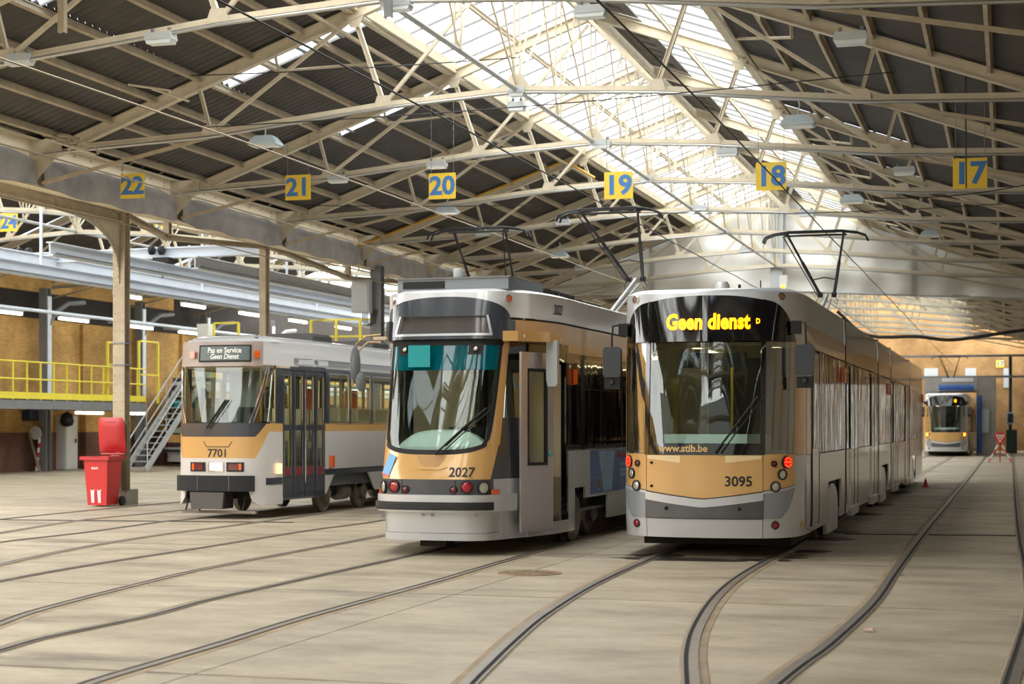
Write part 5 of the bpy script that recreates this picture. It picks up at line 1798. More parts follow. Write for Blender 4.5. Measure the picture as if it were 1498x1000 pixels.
    if full:
        text_on(sh, 'blind_text', 'Pas en Service', 0.135, text_white, root, 0.13, 2.975, 0.002, 'pale blind text Pas en Service', off=0.045, squeeze=0.86)
        text_on(sh, 'blind_text', 'Geen Dienst', 0.13, text_white, root, 0.13, 2.865, 0.002, 'pale slanted blind text Geen Dienst', off=0.045, squeeze=0.84, shear=0.2)
        text_on(sh, 'fleet_number', '7701', 0.2, text_dark, root, 0.04, 1.155, 0.004, 'black fleet number 7701')
    for s in (-1, 1):
        m = sh.frame(s * 0.62 + 0.12, 2.9, 0.03)
        MB().prism([(-.05, -.06), (.05, -.06), (.05, .06), (-.05, .06)], m, 0.04).build('marker_lamp', amber, root)
    # sides
    for s in (-1, 1):
        g = (lambda a, b: (a, b)) if s > 0 else (lambda a, b: (-b, -a))
        sh.part('door_header', anthra, root, *g(DA, DB), 2.66, 2.74, 0.0)
        if s > 0:
            n = 4
            for i in range(n):
                a = DA + (DB - DA) * i / n + 0.01
                b = DA + (DB - DA) * (i + 1) / n - 0.01
                lf = MB()
                sh.patch(lf, a, a + 0.07, 0.34, 2.66, -0.02, 0.03)
                sh.patch(lf, b - 0.07, b, 0.34, 2.66, -0.02, 0.03)
                sh.patch(lf, a + 0.07, b - 0.07, 0.34, 0.72, -0.02, 0.03)
                sh.patch(lf, a + 0.07, b - 0.07, 1.56, 1.66, -0.02, 0.03)
                sh.patch(lf, a + 0.07, b - 0.07, 2.56, 2.66, -0.02, 0.03)
                d = lf.build('door_leaf', anthra, root, 35)
                for (z0, z1) in ((0.72, 1.56), (1.66, 2.56)):
                    sh.part('door_pane', glass_l, d, a + 0.07, b - 0.07, z0, z1, -0.03, 0.01)
                    tr = MB()
                    sh.patch(tr, a + 0.06, a + 0.072, z0, z1, -0.012, 0.01)
                    sh.patch(tr, b - 0.072, b - 0.06, z0, z1, -0.012, 0.01)
                    tr.build('pane_trim', chrome, d, 35)
                    if z0 < 1:
                        sh.part('red_stripe', M('stripe_wine', (120, 48, 56), 0.4) if 'stripe_wine' not in MATS else MATS['stripe_wine'], d, a + 0.075, b - 0.075, 0.74, 0.9, -0.024, 0.003)
            MB().tube([sh.P((DA + DB) / 2, 0.6, 0.0), sh.P((DA + DB) / 2, 2.5, 0.0)], 0.012, 6).build('door_handle_bar', chrome, root, 50)
            sh.part('door_sill', chrome, root, DA, DB, 0.31, 0.34, 0.01, 0.06)
        else:
            sh.part('lower_panel', pcc_grey, root, -DB, -DA, 0.34, 1.54)
            sh.part('side_window', glass_l, root, -DB, -DA, 1.70, 2.66, -0.01, 0.01)
        w0, w1 = sy(2.35), sy(4.75)
        E = sy(LEN)
        sh.part('side_panel', pcc_grey, root, *g(DB, E), 0.83, 1.54)
        sh.part('rub_strip', anthra, root, *g(DB, E), 0.72, 0.83, 0.006)
        arch = lambda q: 0.36 + 0.36 * max(0.0, min(1.0, min((abs(q) - w0) / 0.35, (w1 - abs(q)) / 0.35) + 0.0)) if w0 < abs(q) < w1 else 0.36
        sh.part('skirt_panel', pcc_grey, root, *g(DB, sy(5.6)), arch, 0.72, 0.0, ns=40)
        sh.part('skirt_panel', pcc_grey, root, *g(sy(5.6), E), 0.36, 0.72, 0.0)
        sh.part('ochre_stripe', gold, root, *g(DB, E), 1.54, 1.69)
        ws_ = [(2.5, 3.4), (3.53, 4.5), (4.65, 5.7), (5.85, 6.9), (7.05, 8.1), (8.25, 9.3), (9.45, 10.5), (10.65, 11.7)]
        for (a, b) in ws_:
            p, q = sy(a), sy(b)
            sh.part('side_window', glass_l, root, *g(p, q), 1.72, 2.62, -0.012, 0.01)
            fr_ = MB()
            for (e, f, z0, z1) in ((p - 0.02, p + 0.01, 1.70, 2.64), (q - 0.01, q + 0.02, 1.70, 2.64), (p, q, 1.70, 1.725), (p, q, 2.615, 2.64), (p, q, 2.28, 2.295)):
                a2, b2 = g(e, f)
                sh.patch(fr_, a2, b2, z0, z1, 0.006, 0.02)
            fr_.build('window_trim', chrome, root, 35)
            sh.part('window_pillar', anthra, root, *g(q + 0.02, sy(b + 0.13)), 1.69, 2.66, 0.0)
        sh.part('window_pillar', anthra, root, *g(DB, sy(2.48)), 1.69, 2.66, 0.0)
        sh.part('window_header', anthra, root, *g(DB, E), 2.64, 2.72, 0.0)
        sh.part('cove_panel', cove_m, root, *g(0.865, E), 2.72, ZC, 0.0)
        sh.part('cove_inset', taupe if False else wing_m, root, *g(sy(1.2), E), 2.77, 2.86, 0.004, 0.01)
        for z in (2.755, 2.865):
            sh.part('cove_trim', chrome, root, *g(sy(1.2), E), z, z + 0.015, 0.012, 0.02)
        if full and s > 0:
            text_on(sh, 'roof_number', '7701', 0.1, text_dark, root, sy(2.0), 2.815, 0.001, 'small side number 7701', squeeze=0.8)
        sh.part('corner_rub_strip', anthra, root, *g(0.95, DA - 0.02), 0.60, 0.72, 0.008)
        m = sh.frame(s * (DA - 0.18), 0.88, 0.01)
        MB().prism([(-.06, -.09), (.06, -.09), (.06, .09), (-.06, .09)], m, 0.05).build('side_lamp', cream_glow if (full and s > 0) else amber, root, label='lit side lamp' if full and s > 0 else None)
        m = sh.frame(s * (DB + 0.2), 0.97, 0.005)
        MB().prism([(-.06, -.11), (.06, -.11), (.06, .11), (-.06, .11)], m, 0.05).build('turn_lamp', amber, root)
    sh.roof('roof', cove_m, root, 0, sy(LEN), ZC, [(0, 0), (0.05, 0.04), (0.15, 0.08), (0.35, 0.12), (0.6, 0.14)])
    sh.part('gutter', rubber, root, -0.6, 0.8, ZC + 0.06, ZC + 0.09, -0.16, 0.05)
    for y in (2.6, 5.6):
        MB().prism([(-0.5, 0), (0.5, 0), (0.5, 0.11), (0.44, 0.16), (-0.44, 0.16), (-0.5, 0.11)], FACE((0.2, y + 0.9, 3.25)), 0.9).build('roof_vent', anthra, root)
    bogie(root, 3.6, 0.98, 1.8, 0.33)
    bogie(root, 10.3, 0.98, 1.8, 0.33)
    MB().span((-0.85, 0.4, 0.34), (0.85, LEN - 0.3, 0.5)).build('underframe', under_m, root)
    MB().box((-0.12, 0.12, 0.33), (0.62, 0.4, 0.3)).build('coupler', under_m, root)
    MB().prism([(-0.3, -0.17), (0.3, -0.17), (0.33, 0.12), (-0.33, 0.12)], FACE((-0.1, -0.08, 0.35)), 0.06).build('coupler_plate', M('coupler_grey', (86, 82, 78), 0.7) if 'coupler_grey' not in MATS else MATS['coupler_grey'], root)
    MB().bar((-0.66, 0.05, 0.12), (0.78, 0.05, 0.12), 0.08, 0.05).build('lifeguard_bar', wheel_m, root)
    for x in (-0.62, -0.35, 0.5):
        MB().tube([(x, 0.06, 0.12), (x, 0.2, 0.42)], 0.016, 6).build('lifeguard_rod', under_m, root)
    # inside
    MB().span((-0.78, 0.6, 0.5), (0.78, 2.5, 0.86)).build('floor_plate', grey_in, root)
    MB().span((-1.0, 2.5, 0.5), (1.0, LEN - 0.2, 0.86)).build('floor_plate', grey_in, root)
    MB().span((-0.95, 0.6, 2.68), (0.95, LEN - 0.2, 2.72)).build('inner_ceiling', beige_in, root)
    MB().span((-0.8, 0.3, 1.4), (0.75, 0.65, 1.72)).build('dashboard', rubber, root)
    seat(root, -0.1, 1.3, 0.86)
    MB().span((-0.85, 2.2, 0.86), (-0.15, 2.25, 2.7)).build('cab_partition', grey_in, root)
    for (x, y) in ((0.35, 1.1), (0.35, 2.3), (-0.4, 3.6), (0.4, 4.6)):
        MB().tube([(x, y, 0.86), (x, y, 2.7)], 0.02, 8).build('grab_pole', pole_y, root, 50)
    for y in (3.0, 3.9, 4.8, 5.7, 6.6):
        for x in (-0.7, 0.75):
            seat(root, x, y, 0.86, beige_in)
    for y in (2.6, 4.6):
        MB().span((0.5, y, 1.95), (0.7, y + 0.2, 2.35)).build('ticket_machine', orange_in, root)
    cable_wiper(sh, root, -0.15, 1.6, 0.2, 2.1)
    return root, sh


t7, sh7 = pcc_tram('flat_front_tram', 'older flat-fronted tram 7701 with a dark folding door and lit headlamp', (-13.48, 26.9, 0), -math.radians(1.0))
t20, _ = pcc_tram('flat_front_tram', 'older tram hidden behind tram 2027 with only its thin pantograph showing', (-9.95, 28.9, 0), 0, False)
pantograph(t20, 1.75, 3.28, 5.5, 2.05, True)

# ---------------------------------------------------------------- track number signs
def track_sign(num, cx, cy, wpx, lab, ytop=None, size=0.575, blank=False):
    zc = FPX * size / wpx
    p = at_zc(cx, cy, zc)
    t = thing('track_sign', lab, 'sign', p, 0, 'yellow track signs')
    h = size * 0.92
    pl = MB().box((0, 0, 0), (size, 0.02, h)).build('sign_plate', sign_m, t)
    if num:
        text('number', num, size * 0.9, sign_b, t, FACE((0, -0.012, -0.01)), 0.018, 'blue number ' + num, squeeze=1.06, spacing=1.0)
    top = ytop if ytop else 7.0
    for x in (-size * 0.42, size * 0.42):
        MB().tube([(x, 0, h / 2 - 0.02), (x, 0, max(h / 2 + 0.1, top - p.z))], 0.006, 5).build('hanging_wire', steel_grey, t)
    return t


track_sign('22', 194, 272, 38.7, 'yellow sign numbered 22 in front of the grey tarpaulin and eaves girder', size=0.525)
track_sign('21', 436, 274, 39.7, 'yellow sign numbered 21 hanging on two wires above tram 7701', 8.2)
track_sign('20', 647, 272, 41, 'yellow sign numbered 20 hanging above the thin double pantograph of the hidden tram', 8.4)
track_sign('19', 905, 271, 42.9, 'yellow sign numbered 19 at the foot of the skylight above the middle pantograph', 7.4)
track_sign('18', 1128, 258, 44.5, 'yellow sign numbered 18 crossed by a dark wire in front of the right skylight', 7.2)
track_sign('17', 1419, 253.5, 48.5, 'yellow sign numbered 17 under the dark right roof slope beside an upright cable', 8.6)
q = on_Y(1411, 0, TYK(0) + 0.3)
o = MB().tube([on_Y(1411, -60, TYK(0) + 0.3), on_Y(1413.5, 275, TYK(0) + 0.3)], 0.012, 5).build('drop_cable', cable_m, None, 50)
o['label'], o['category'] = 'thin upright cable dropping from the roof past sign 17', 'cable'
track_sign('23', 237, 331, 25, 'yellow sign numbered 23 half hidden behind the girder right of the riveted column', 7.9)
track_sign('24', 13, 325, 29, 'yellow sign numbered 24 in the left bay at the photo edge', 7.9)
track_sign('', 107, 83, 24, 'small blank yellow square hanging from the first truss', 6.9, 0.29)


# ---------------------------------------------------------------- lamps under the trusses
def box_lamp(px, py, Y, lab, w=0.42):
    p = on_Y(px, py, Y)
    t = thing('box_lamp', lab, 'lamp', (p.x, Y - 0.03, p.z), 0, 'lamps under the trusses')
    MB().prism([(-w / 2, -0.03), (w / 2, -0.03), (w / 2 - 0.02, 0.07), (-w / 2 + 0.02, 0.07)], FACE((0, 0.1, 0)), 0.2).build('housing', lamp_house, t)
    MB().prism([(-w / 2 + 0.03, -0.08), (w / 2 - 0.03, -0.08), (w / 2 - 0.01, -0.03), (-w / 2 + 0.01, -0.03)], FACE((0, 0.09, 0)), 0.18).build('lens', lamp_lens, t)
    for x in (-w / 2 + 0.08, w / 2 - 0.08):
        MB().span((x - 0.02, -0.02, 0.07), (x + 0.02, 0.02, 0.14)).build('clip', steel_grey, t)


def pendant(px, py, Y, lab, top=0.35):
    p = on_Y(px, py, Y)
    t = thing('pendant_lamp', lab, 'lamp', (p.x, Y - 0.05, p.z), 0, 'lamps under the trusses')
    vs, fs = [], []
    for z, a, b in ((0.09, 0.15, 0.1), (0.06, 0.19, 0.12), (-0.04, 0.27, 0.17), (-0.08, 0.27, 0.17)):
        vs += [(-a, -b, z), (a, -b, z), (a, b, z), (-a, b, z)]
    for i in range(3):
        for k in range(4):
            fs.append((4 * i + k, 4 * i + (k + 1) % 4, 4 * i + 4 + (k + 1) % 4, 4 * i + 4 + k))
    fs += [(0, 1, 2, 3), (12, 15, 14, 13)]
    MB().add(vs, fs).build('shade', M('lamp_shade_blue', (178, 194, 200), 0.4) if 'lamp_shade_blue' not in MATS else MATS['lamp_shade_blue'], t)
    MB().box((0, 0, -0.09), (0.48, 0.3, 0.02)).build('lens', lamp_lens, t)
    MB().tube([(0, 0, 0.1), (0, 0, 0.2), (0.03, 0, 0.26), (0, 0, top)], 0.014, 6).build('hook', lamp_house, t, 50)


TY = TYK
for a in ((237, 57, TY(-1), 'grey box lamp under the first truss, right of the small blank yellow square'),
          (30, 88, TY(-1), 'grey box lamp under the first truss at the left edge'),
          (495, 262, TY(1), 'grey box lamp just right of sign 21'),
          (640, 241, TY(1), 'grey box lamp just above sign 20'),
          (582, 8, TY(-1), 'grey box lamp at the top edge beside the hanging steel channel'),
          (865, 18, TY(-1), 'grey box lamp under the first truss near the ridge'),
          (880, 211, TY(1), 'grey box lamp above sign 19'),
          (1245, 57, TY(-1), 'grey box lamp on the first truss, high at the right'),
          (1323, 250, TY(1), 'grey box lamp under the dark roof between signs 18 and 17'),
          (1065, 223, TY(1), 'grey box lamp left of sign 18'),
          (824, 325, TY(3), 'grey box lamp beside the left horn of the middle pantograph'),
          (708, 341, TY(3), 'grey box lamp just under the thin double pantograph head'),
          (850, 392, TY(5), 'small grey box lamp low behind the middle pantograph'),
          (1024, 304, TY(3), 'grey box lamp under the ridge right of sign 19'),
          (1180, 312, TY(3), 'small grey box lamp below sign 18'),
          (1092, 365, TY(5), 'small grey box lamp under the far ridge over tram 3095')):
    box_lamp(*a)
for a in ((757, 135, TY(0), 'upper of two stacked grey box lamps at the truss centre'), (757, 156, TY(0), 'lower of two stacked grey box lamps at the truss centre'),
          (947, 262, TY(2), 'square white junction lamp right of sign 19 at a truss centre'), (1059, 337, TY(4), 'square white junction lamp at a far truss centre')):
    box_lamp(*a, w=0.3)
for a in ((390, 207, TY(0), 'pale pendant lamp below the second truss, up and left of sign 21'),
          (655, 307, TY(2), 'pale pendant lamp hanging below sign 20'),
          (1168, 178, TY(0), 'pale pendant lamp hanging above sign 18'),
          (1247, 291, TY(2), 'pale pendant lamp down and right of sign 18 against the right roof slope'),
          (819, 372, TY(4), 'pale pendant lamp between the two pantographs'),
          (1360, 342, TY(4), 'pale pendant lamp low under the right roof slope')):
    pendant(*a)
# steel channels that hang from the first truss
for px, py, top, lab in ((568, 26, 1.2, 'dark steel channel hanging into view at the top edge'), (91, 48, 1.2, 'cream steel channel hanging at the upper left corner')):
    q = on_Y(px, py, TY(-1) - 0.3)
    t = thing('hanging_channel', lab, 'bracket', q)
    MB().span((-0.05, -0.04, 0), (0.05, -0.025, top)).build('web', steel_grey if px > 200 else cream_dirty, t)
    for x in (-0.05, 0.038):
        MB().span((x, -0.025, 0), (x + 0.012, 0.05, top)).build('flange', steel_grey if px > 200 else cream_dirty, t)

# ---------------------------------------------------------------- overhead wires
for tr, z, lab in ((18, 5.58, 'dark contact wire passing sign 18 down to the pantograph of tram 3095'), (19, 5.5, 'dark contact wire running over the roof of tram 2027 to its pantograph'), (20, 5.5, 'brass contact wire leading to the thin double pantograph'), (21, 5.5, 'brass contact wire above the roof of tram 7701'), (22, 5.5, 'brass contact wire nearest the row of cream columns')):
    x = TRK[tr]
    P = [(x - (0.9 if tr > 19 else 0.25) * max(0, (24 - y) / 18) ** 2, y, z + 0.012 * math.cos((y - 27.35) / 5.45 * 2 * PI)) for y in [4 + 2.8 * i for i in range(40)]]
    t = MB().tube(P, 0.012 if tr in (18, 19) else 0.013, 5)
    o = t.build('contact_wire', cable_m if tr in (18, 19, 17) else wire_m, None, 50)
    o['label'], o['category'], o['group'] = 'thin ' + lab, 'wire', 'overhead wires'
# cross-span wires
for i, (a, b, Y, lab) in enumerate(((( -20, 115), (760, 84), TY(0) - 0.4, 'thin span wire running level over the lamp between signs 22 and 21'), ((230, 190), (1310, 105), TY(0) - 0.5, 'thin span wire sloping across the bright ridge lattice under the second truss'),
                                    ((900, 310), (1498, 296), TY(2) - 0.3, 'thin level span wire just below sign 18 and above the pantograph of tram 3095'), ((1290, 290), (1540, 262), TY(1) - 0.3, 'thin slanting span wire against the dark slope just below sign 17'), ((150, 285), (780, 300), TY(2) - 0.3, 'thin span wire passing just below sign 21 towards sign 20'))):
    P = [on_Y(a[0] + (b[0] - a[0]) * t / 10, a[1] + (b[1] - a[1]) * t / 10 + 8 * math.sin(PI * t / 10), Y) for t in range(11)]
    o = MB().tube(P, 0.01, 5).build('span_wire', cable_m, None, 50)
    o['label'], o['category'], o['group'] = lab, 'wire', 'overhead wires'
P = [on_Y(px, py, 62) for px, py in ((1225, 455), (1268, 490), (1340, 492), (1385, 497), (1420, 494), (1460, 488), (1530, 478))]
o = MB().tube(catmull(P, 4), 0.07, 6).build('feeder_cable', cable_m, None, 50)
o['label'], o['category'] = 'thick dark cable sagging under the white sheeting at the right', 'cable'
# bundle of fittings on the eaves at the left
ft = thing('cable_anchor', 'knot of cream rods and insulators anchored on the eaves above sign 22', 'fitting', on_Y(95, 205, TY(0) - 0.6))
for a, b in (((-0.4, 0, 0.05), (0.5, 0, -0.2)), ((-0.25, 0.1, 0.12), (0.3, 0.05, 0.02)), ((-0.1, -0.1, -0.05), (0.65, -0.05, -0.3)), ((0, 0.1, 0.1), (0.15, -0.1, -0.2))):
    MB().tube([a, b], 0.022, 6).build('rod', cream, ft, 50)
MB().tube([(-0.45, 0, 0.1), (-0.2, 0.1, 0.15), (0.1, 0, 0.08), (0.3, 0, -0.02), (0.6, 0, -0.1), (0.68, 0, -0.28)], 0.02, 6).build('bent_cable', cream_dirty, ft, 50)
ar = thing('wire_support', 'cream double arm holding the wire below the first roof bay', 'bracket', on_Y(230, 138, TY(0) - 1.5))
MB().tube([(-0.55, 0, 0.2), (0.25, 0, 0.05)], 0.022, 6).build('arm', cream, ar, 50)
MB().tube([(-0.1, 0, 0.1), (0.6, 0, -0.15)], 0.022, 6).build('arm', cream, ar, 50)
MB().tube([(0.25, 0, 0.05), (0.25, 0, -0.05)], 0.02, 6).build('link', cream, ar, 50)

# ---------------------------------------------------------------- white sheeting that closes the roof of the first hall
cu = thing('roof_sheeting', 'large white plastic sheeting hung across the hall under the roof', 'sheeting', (0, 0, 0))
CY = TY(6) + 0.6
n, m_ = 90, 22
xs_ = [-17.4 + 18.9 * i / n for i in range(n + 1)]


def sheet_grid(xa, xb):
    o, q = [], []
    for i, x in enumerate(xs_):
        if x < xa - 1e-6 or x > xb + 1e-6:
            continue
        zt = ZR(x - RX) - 0.28
        zb = 6.55 - 0.55 * max(0, (x + 9) / 10.5)
        ro, ri = [], []
        for j in range(m_ + 1):
            v = j / m_
            z = zt + (zb - zt) * v
            d = 0.10 * math.sin(x * 1.9 + z * 0.8) + 0.07 * math.sin(x * 4.3 - z * 1.7) + 0.06 * math.sin(z * 5 + x)
            ro.append((x, CY - 0.1 + d * (0.3 + v), z))
            ri.append((x, CY - 0.07 + d * (0.3 + v), z))
        o.append(ro)
        q.append(ri)
    return o, q


for a, b in ((0, 23), (22, 46), (45, 68), (67, 90)):
    o, q = sheet_grid(xs_[a], xs_[b])
    MB().slabgrid(o, q).build('sheet', curtain_m, cu, 60)
MB().tube([(-17.4, CY, 6.55), (-9, CY, 6.55), (1.5, CY, 6.0)], 0.05, 8).build('hem_pole', galv, cu, 50)
p = on_Y(1136, 420, CY - 0.5)
vs_ = thing('white_strip', 'pale upright strip hanging in front of the white sheeting', 'strip', (p.x, CY - 0.5, 6.6))
MB().span((-0.22, -0.03, 0.0), (0.22, 0.03, 2.9)).build('panel', lamp_house, vs_)
p = on_Y(1146, 415, CY - 1.5)
el = thing('signal_lamp', 'small white signal box with an amber light above tram 3095', 'lamp', (p.x, CY - 1.5, p.z))
MB().span((-0.13, -0.1, -0.2), (0.13, 0.1, 0.3)).build('housing', curtain_m, el)
MB().lathe([(0.07, 0), (0.05, 0.03)], FACE((0, -0.1, -0.12)), 12).build('light', amber_glow, el, 40)
# boarded gable beside the sheeting
q0, q1 = on_Y(1192, 352, CY - 0.9), on_Y(1240, 352, CY - 0.9)

# ---------------------------------------------------------------- red wheelie bin by the cream column
gx, gy = on_ground(146, 738)
binn = thing('wheelie_bin', 'red wheelie bin with its lid open beside the cream column', 'bin', (gx * 0.975 - 0.1, (gy + 0.3) * 0.975, 0), 0.03)
bin_m = M('bin_red', (186, 40, 40), 0.42, var=0.06)
bin_d = M('bin_red_lid', (172, 36, 38), 0.4)
b = MB()
vs, fs = [], []
prof = [(0.21, 0.24, 0.03), (0.235, 0.27, 0.45), (0.265, 0.31, 0.95), (0.27, 0.32, 0.98)]
for hx, hy, z in prof:
    vs += [(-hx, -hy, z), (hx, -hy, z), (hx, hy, z), (-hx, hy, z)]
for i in range(3):
    for k in range(4):
        fs.append((4 * i + k, 4 * i + (k + 1) % 4, 4 * i + 4 + (k + 1) % 4, 4 * i + 4 + k))
fs.append((3, 2, 1, 0))
b.add(vs, fs)
vi = [(x * 0.94, y * 0.94, max(z, 0.08)) for x, y, z in vs]
b.add(vi, [tuple(reversed(f_)) for f_ in fs])
b.build('body', bin_m, binn)
rm = MB()
for s in (-1, 1):
    rm.span((s * 0.29 - 0.035, -0.35, 0.95), (s * 0.29 + 0.035, 0.36, 1.02))
rm.span((-0.325, -0.37, 0.95), (0.325, -0.30, 1.02))
rm.span((-0.325, 0.3, 0.95), (0.325, 0.37, 1.02))
rm.build('rim', bin_d, binn)
lid = MB()
m = Matrix.Translation((0.0, 0.42, 1.1)) @ Matrix.Rotation(math.radians(97), 4, 'X')
o, q = [], []
for i in range(9):
    u = -1 + 2 * i / 8
    ro, ri = [], []
    for j in range(9):
        v = j / 8
        dome = 0.06 * (1 - u ** 4) * (1 - (2 * v - 1) ** 4)
        wx = 0.30 * (1 - 0.12 * max(0, v - 0.8) * 5 * abs(u))
        ro.append(m @ Vector((u * wx, v * 0.72, dome)))
        ri.append(m @ Vector((u * wx * 0.97, v * 0.71 + 0.005, dome - 0.015)))
    o.append(ro)
    q.append(ri)
lid.slabgrid(o, q).build('lid', bin_d, binn, 50)
rr = MB()
for z0, z1 in ((0.42, 0.44), (0.62, 0.64)):
    rr.add([m @ Vector(p_) for p_ in ((-0.12, z0, -0.01), (0.12, z0, -0.01), (0.12, z1, -0.01), (-0.12, z1, -0.01), (-0.12, z0, 0.05), (0.12, z0, 0.05), (0.12, z1, 0.05), (-0.12, z1, 0.05))],
           [(0, 3, 2, 1), (4, 5, 6, 7), (0, 1, 5, 4), (2, 3, 7, 6), (1, 2, 6, 5), (3, 0, 4, 7)])
rr.build('lid_rib', bin_d, binn)
MB().tube([(-0.27, 0.42, 1.06), (0.27, 0.42, 1.06)], 0.022, 8).build('hinge_bar', bin_d, binn, 50)
for s in (-1, 1):
    MB().lathe([(0.1, -0.03), (0.1, 0.03), (0.05, 0.035)], Matrix.Translation((s * 0.27, 0.3, 0.1)) @ Matrix.Rotation(PI / 2, 4, 'Y'), 18).build('wheel', rubber, binn, 40)
for x in (-0.09, 0.06):
    pts = [(x - 0.03, 0.08), (x + 0.03, 0.08), (x + 0.032, 0.3), (x + 0.05, 0.36), (x - 0.01, 0.32), (x - 0.04, 0.35)]
    MB().prism(pts, FACE((0, -0.24, 0)) @ Matrix.Rotation(0.072, 4, 'X'), 0.006).build('torn_sticker', white_m, binn, label='torn white sticker remains')
text('bin_lettering', 'SULO', 0.06, white_m, binn, FACE((-0.02, -0.305, 0.78)), 0.002, 'small white lettering on the bin')
# striped guard board and kerb post beside the column
gx2, gy2 = on_ground(172, 736)
gb = thing('striped_guard_board', 'red and white striped guard board on the foot of the cream column', 'board', (EX - 0.36, 31.25 - 0.2, 0))
for i in range(5):
    z0 = 0.35 + i * 0.22
    MB().prism([(-0.1, z0), (0.1, z0 + 0.12), (0.1, z0 + 0.34), (-0.1, z0 + 0.22)], FACE((0, 0, 0)), 0.02).build('stripe', red_m if i % 2 else white_m, gb)
MB().span((0.2, -0.08, 0.3), (0.32, 0.05, 1.75)).build('guard_post', M('guard_post_olive', (96, 90, 66), 0.7), gb)

# ---------------------------------------------------------------- far end: washing gantry, cabinets, warning sign
wg = thing('wash_gantry', 'grey steel washing gantry standing around the distant tram', 'gantry', (0, 0, 0))
GY = 96.5
grey_wall = M('gantry_grey', (150, 146, 138), 0.7, var=0.12)
q = lambda px, py: on_Y(px, py, GY)
for (a, b) in ((1352, 1374), (1428, 1456)):
    x0, x1 = q(a, 600).x, q(b, 600).x
    MB().span((x0, GY, 0), (x1, GY + 4, q(1400, 552).z)).build('side_wall', grey_wall, wg)
MB().span((q(1352, 0).x + 0.02, GY - 0.04, q(1400, 572).z), (q(1430, 0).x, GY + 4, q(1400, 552).z)).build('header_beam', grey_wall, wg)
MB().span((q(1378, 0).x, GY - 0.06, q(1400, 558).z), (q(1424, 0).x, GY, q(1400, 553).z)).build('name_board', curtain_m, wg)
brush = M('brush_blue', (52, 88, 150), 0.8, var=0.4, vscale=6)
z = q(1400, 567).z
MB().tube([(q(1374, 0).x, GY - 0.5, z), (q(1425, 0).x, GY - 0.5, z)], 0.16, 12).build('roof_brush', brush, wg, 50)
MB().tube([(q(1433, 0).x, GY - 0.4, 0.1), (q(1433, 0).x, GY - 0.4, 3.3)], 0.12, 12).build('side_brush', brush, wg, 50)
MB().span((q(1435, 0).x, GY - 0.2, q(0, 631).z), (q(1447, 0).x, GY, q(0, 602).z)).build('control_panel', lamp_house, wg)
for (a, b, top, lab) in ((1338, 1349, 612, 'green cabinet left of the distant tram'), (1472, 1488, 628, 'dark green cabinet near the warning sign')):
    p0, p1 = on_Y(a, 600, 104), on_Y(b, top, 104)
    c = thing('green_cabinet', lab, 'cabinet', ((p0.x + p1.x) / 2, 104, 0))
    w_ = p1.x - p0.x
    gm = M('cabinet_green', (70, 112, 78) if a < 1400 else (44, 62, 52), 0.5)
    MB().span((-w_ / 2, 0, 0), (w_ / 2, 0.6, p1.z)).build('body', gm, c)
    MB().span((-w_ / 2 + 0.05, -0.03, 0.1), (w_ / 2 - 0.05, 0, p1.z - 0.08)).build('door', gm, c)
p0 = on_Y(1340, 650, 100)
pp = thing('pole_with_box', 'distant post with a dark junction box by the back wall', 'post', (on_Y(1478, 600, 108).x, 108, 0))
MB().tube([(0, 0, 0), (0, 0, 6.0)], 0.1, 8).build('post', cable_m, pp, 50)
MB().box((0, -0.1, 2.1), (0.45, 0.2, 0.75)).build('box', lamp_house, pp)
MB().box((0, -0.22, 2.1), (0.3, 0.06, 0.55)).build('box_door', cable_m, pp)
for z in (4.6, 5.9):
    MB().span((-9, -0.1, z), (2.2, 0.1, z + 0.14)).build('cross_rail', steel_grey, pp)
gx, gy = on_ground(1464, 656)
gy = 78.0
WSC = 0.72
gx = on_Y(1463, 650, gy).x
ws = thing('warning_tripod', 'red and white warning triangle on a striped tripod between the far rails', 'sign', (gx, gy, 0))
for s in (-1, 1):
    for i in range(5):
        a, b = i / 5, (i + 1) / 5
        MB().tube([(s * 0.5 * (1 - a), -0.2 * (1 - a), 0.95 * a), (s * 0.5 * (1 - b), -0.2 * (1 - b), 0.95 * b)], 0.03, 6).build('leg_band', red_m if i % 2 == 0 else white_m, ws, 50)
MB().tube([(0, 0.45, 0), (0, 0, 0.95)], 0.03, 6).build('rear_leg', red_m, ws, 50)
MB().lathe([(0.25, 0), (0.25, 0.02)], FACE((0, -0.04, 1.12)), 8).build('plate', red_m, ws, 40)
tri = lambda r: [(r * math.cos(t), r * math.sin(t)) for t in (-PI / 2, -PI / 2 + 2 * PI / 3, -PI / 2 + 4 * PI / 3)]
MB().prism(tri(0.23), FACE((0, -0.062, 1.12)), 0.006).build('white_triangle', white_m, ws)
MB().prism(tri(0.15), FACE((0, -0.07, 1.12)), 0.006).build('inner_triangle', red_m, ws)
MB().prism(tri(0.075), FACE((0, -0.078, 1.12)), 0.006).build('centre_triangle', white_m, ws)
far_sign = track_sign('17', 1463, 532, 11, 'tiny distant yellow track sign on the back wall', 6.6, 0.5)
far_sign.location = on_Y(1463, 532, YEND - 0.03)
cn = thing('road_cone', 'small pink-red cone on the floor beside the far end of tram 3095', 'cone', on_Y(1354, 705, 46).xy.to_3d())
MB().lathe([(0.11, 0), (0.11, 0.02), (0.07, 0.025), (0.012, 0.25), (0.0, 0.26)], Matrix.Identity(4), 14).build('body', red_m, cn, 40)

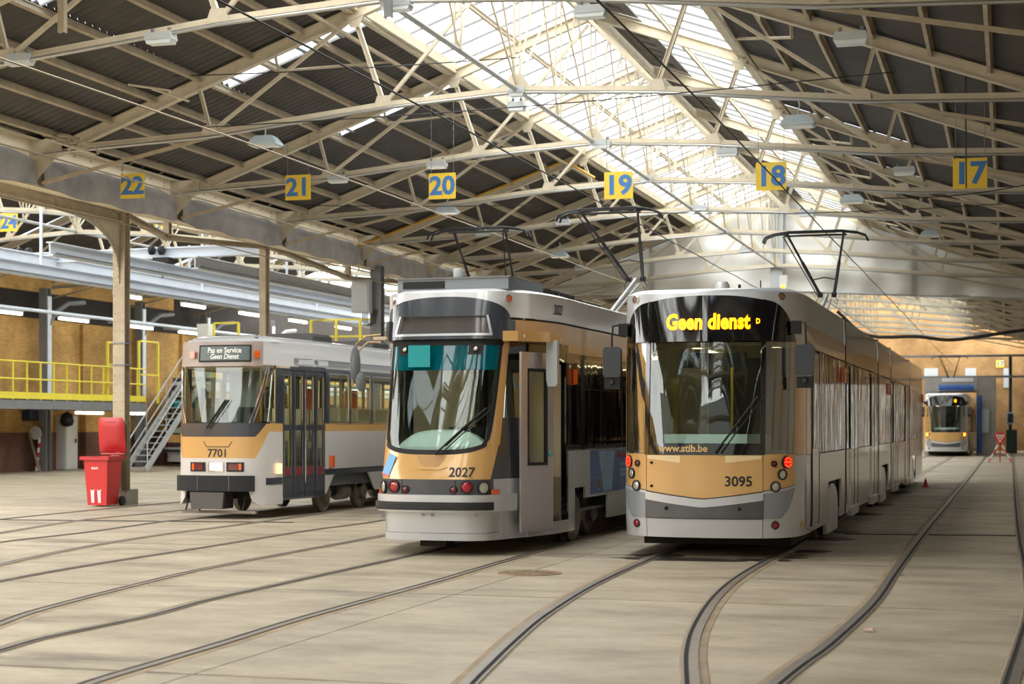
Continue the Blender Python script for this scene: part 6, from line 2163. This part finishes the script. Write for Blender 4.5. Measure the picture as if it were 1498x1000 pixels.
# ---------------------------------------------------------------- on the floor in front
gx, gy = on_ground(775, 838)
mc = thing('manhole_cover', 'round cast-iron manhole cover with a grid pattern in the floor', 'manhole', (gx, gy, 0))
iron = M('cast_iron_rust', (134, 114, 88), 0.8, var=0.25)
MB().lathe([(0.36, 0.0), (0.36, 0.008), (0.32, 0.008), (0.315, 0.003)], Matrix.Identity(4), 32).build('frame', iron, mc)
gr = MB()
for i in range(-4, 5):
    for j in range(-4, 5):
        if i * i + j * j < 17:
            gr.box((i * 0.068, j * 0.068, 0.006), (0.05, 0.05, 0.008))
gr.build('grid_stud', iron, mc)['kind'] = 'stuff'
gx, gy = on_ground(1271, 924)
lt = thing('crumpled_wrapper', 'crumpled pinkish wrapper lying on the concrete at the right', 'litter', (gx, gy, 0))
o, q = [], []
random.seed(3)
for i in range(7):
    ro, ri = [], []
    for j in range(5):
        z = 0.012 + 0.03 * random.random() * (1 if 0 < i < 6 and 0 < j < 4 else 0.3)
        pnt = ((i - 3) * 0.014 + random.uniform(-.004, .004), (j - 2) * 0.014, z)
        ro.append(pnt)
        ri.append((pnt[0], pnt[1], pnt[2] - 0.003))
    o.append(ro)
    q.append(ri)
MB().slabgrid(o, q).build('film', M('wrapper_pink', (206, 172, 164), 0.5, var=0.4, vscale=20), lt)

P = [on_Y(px, py, TY(3) - 0.16) for px, py in ((497, 365), (517, 362), (637, 316), (674, 297), (827, 235), (870, 260))]
o = MB().tube(P, 0.035, 8).build('gas_pipe', M('pipe_yellow', (206, 160, 52), 0.45), None, 50)
o['label'], o['category'] = 'yellow pipe clipped along a rafter below signs 20 and 19', 'pipe'
stain_m = M('oil_stain', (52, 46, 38), 0.5, var=0.3)
random.seed(11)
for (px, py, rx, ry) in ((1118, 819, 0.34, 0.22), (1148, 815, 0.3, 0.15), (1180, 806, 0.3, 0.3), (1222, 788, 0.3, 0.5), (1240, 778, 0.22, 0.5), (1165, 812, 0.16, 0.1), (1262, 752, 0.35, 0.5), (1290, 738, 0.3, 0.7), (1318, 720, 0.3, 0.8), (1000, 818, 0.9, 0.25), (1317, 841, 0.05, 0.05), (960, 812, 0.4, 0.3)):
    gx, gy = on_ground(px, py)
    pts = []
    for k in range(18):
        t = 2 * PI * k / 18
        r_ = 0.75 + 0.35 * random.random()
        pts.append((gx + rx * r_ * math.cos(t), gy + ry * r_ * math.sin(t)))
    MB().prism(pts, Matrix.Translation((0, 0, 0.0006)), 0.0016).build('oil_stain', stain_m, floor)
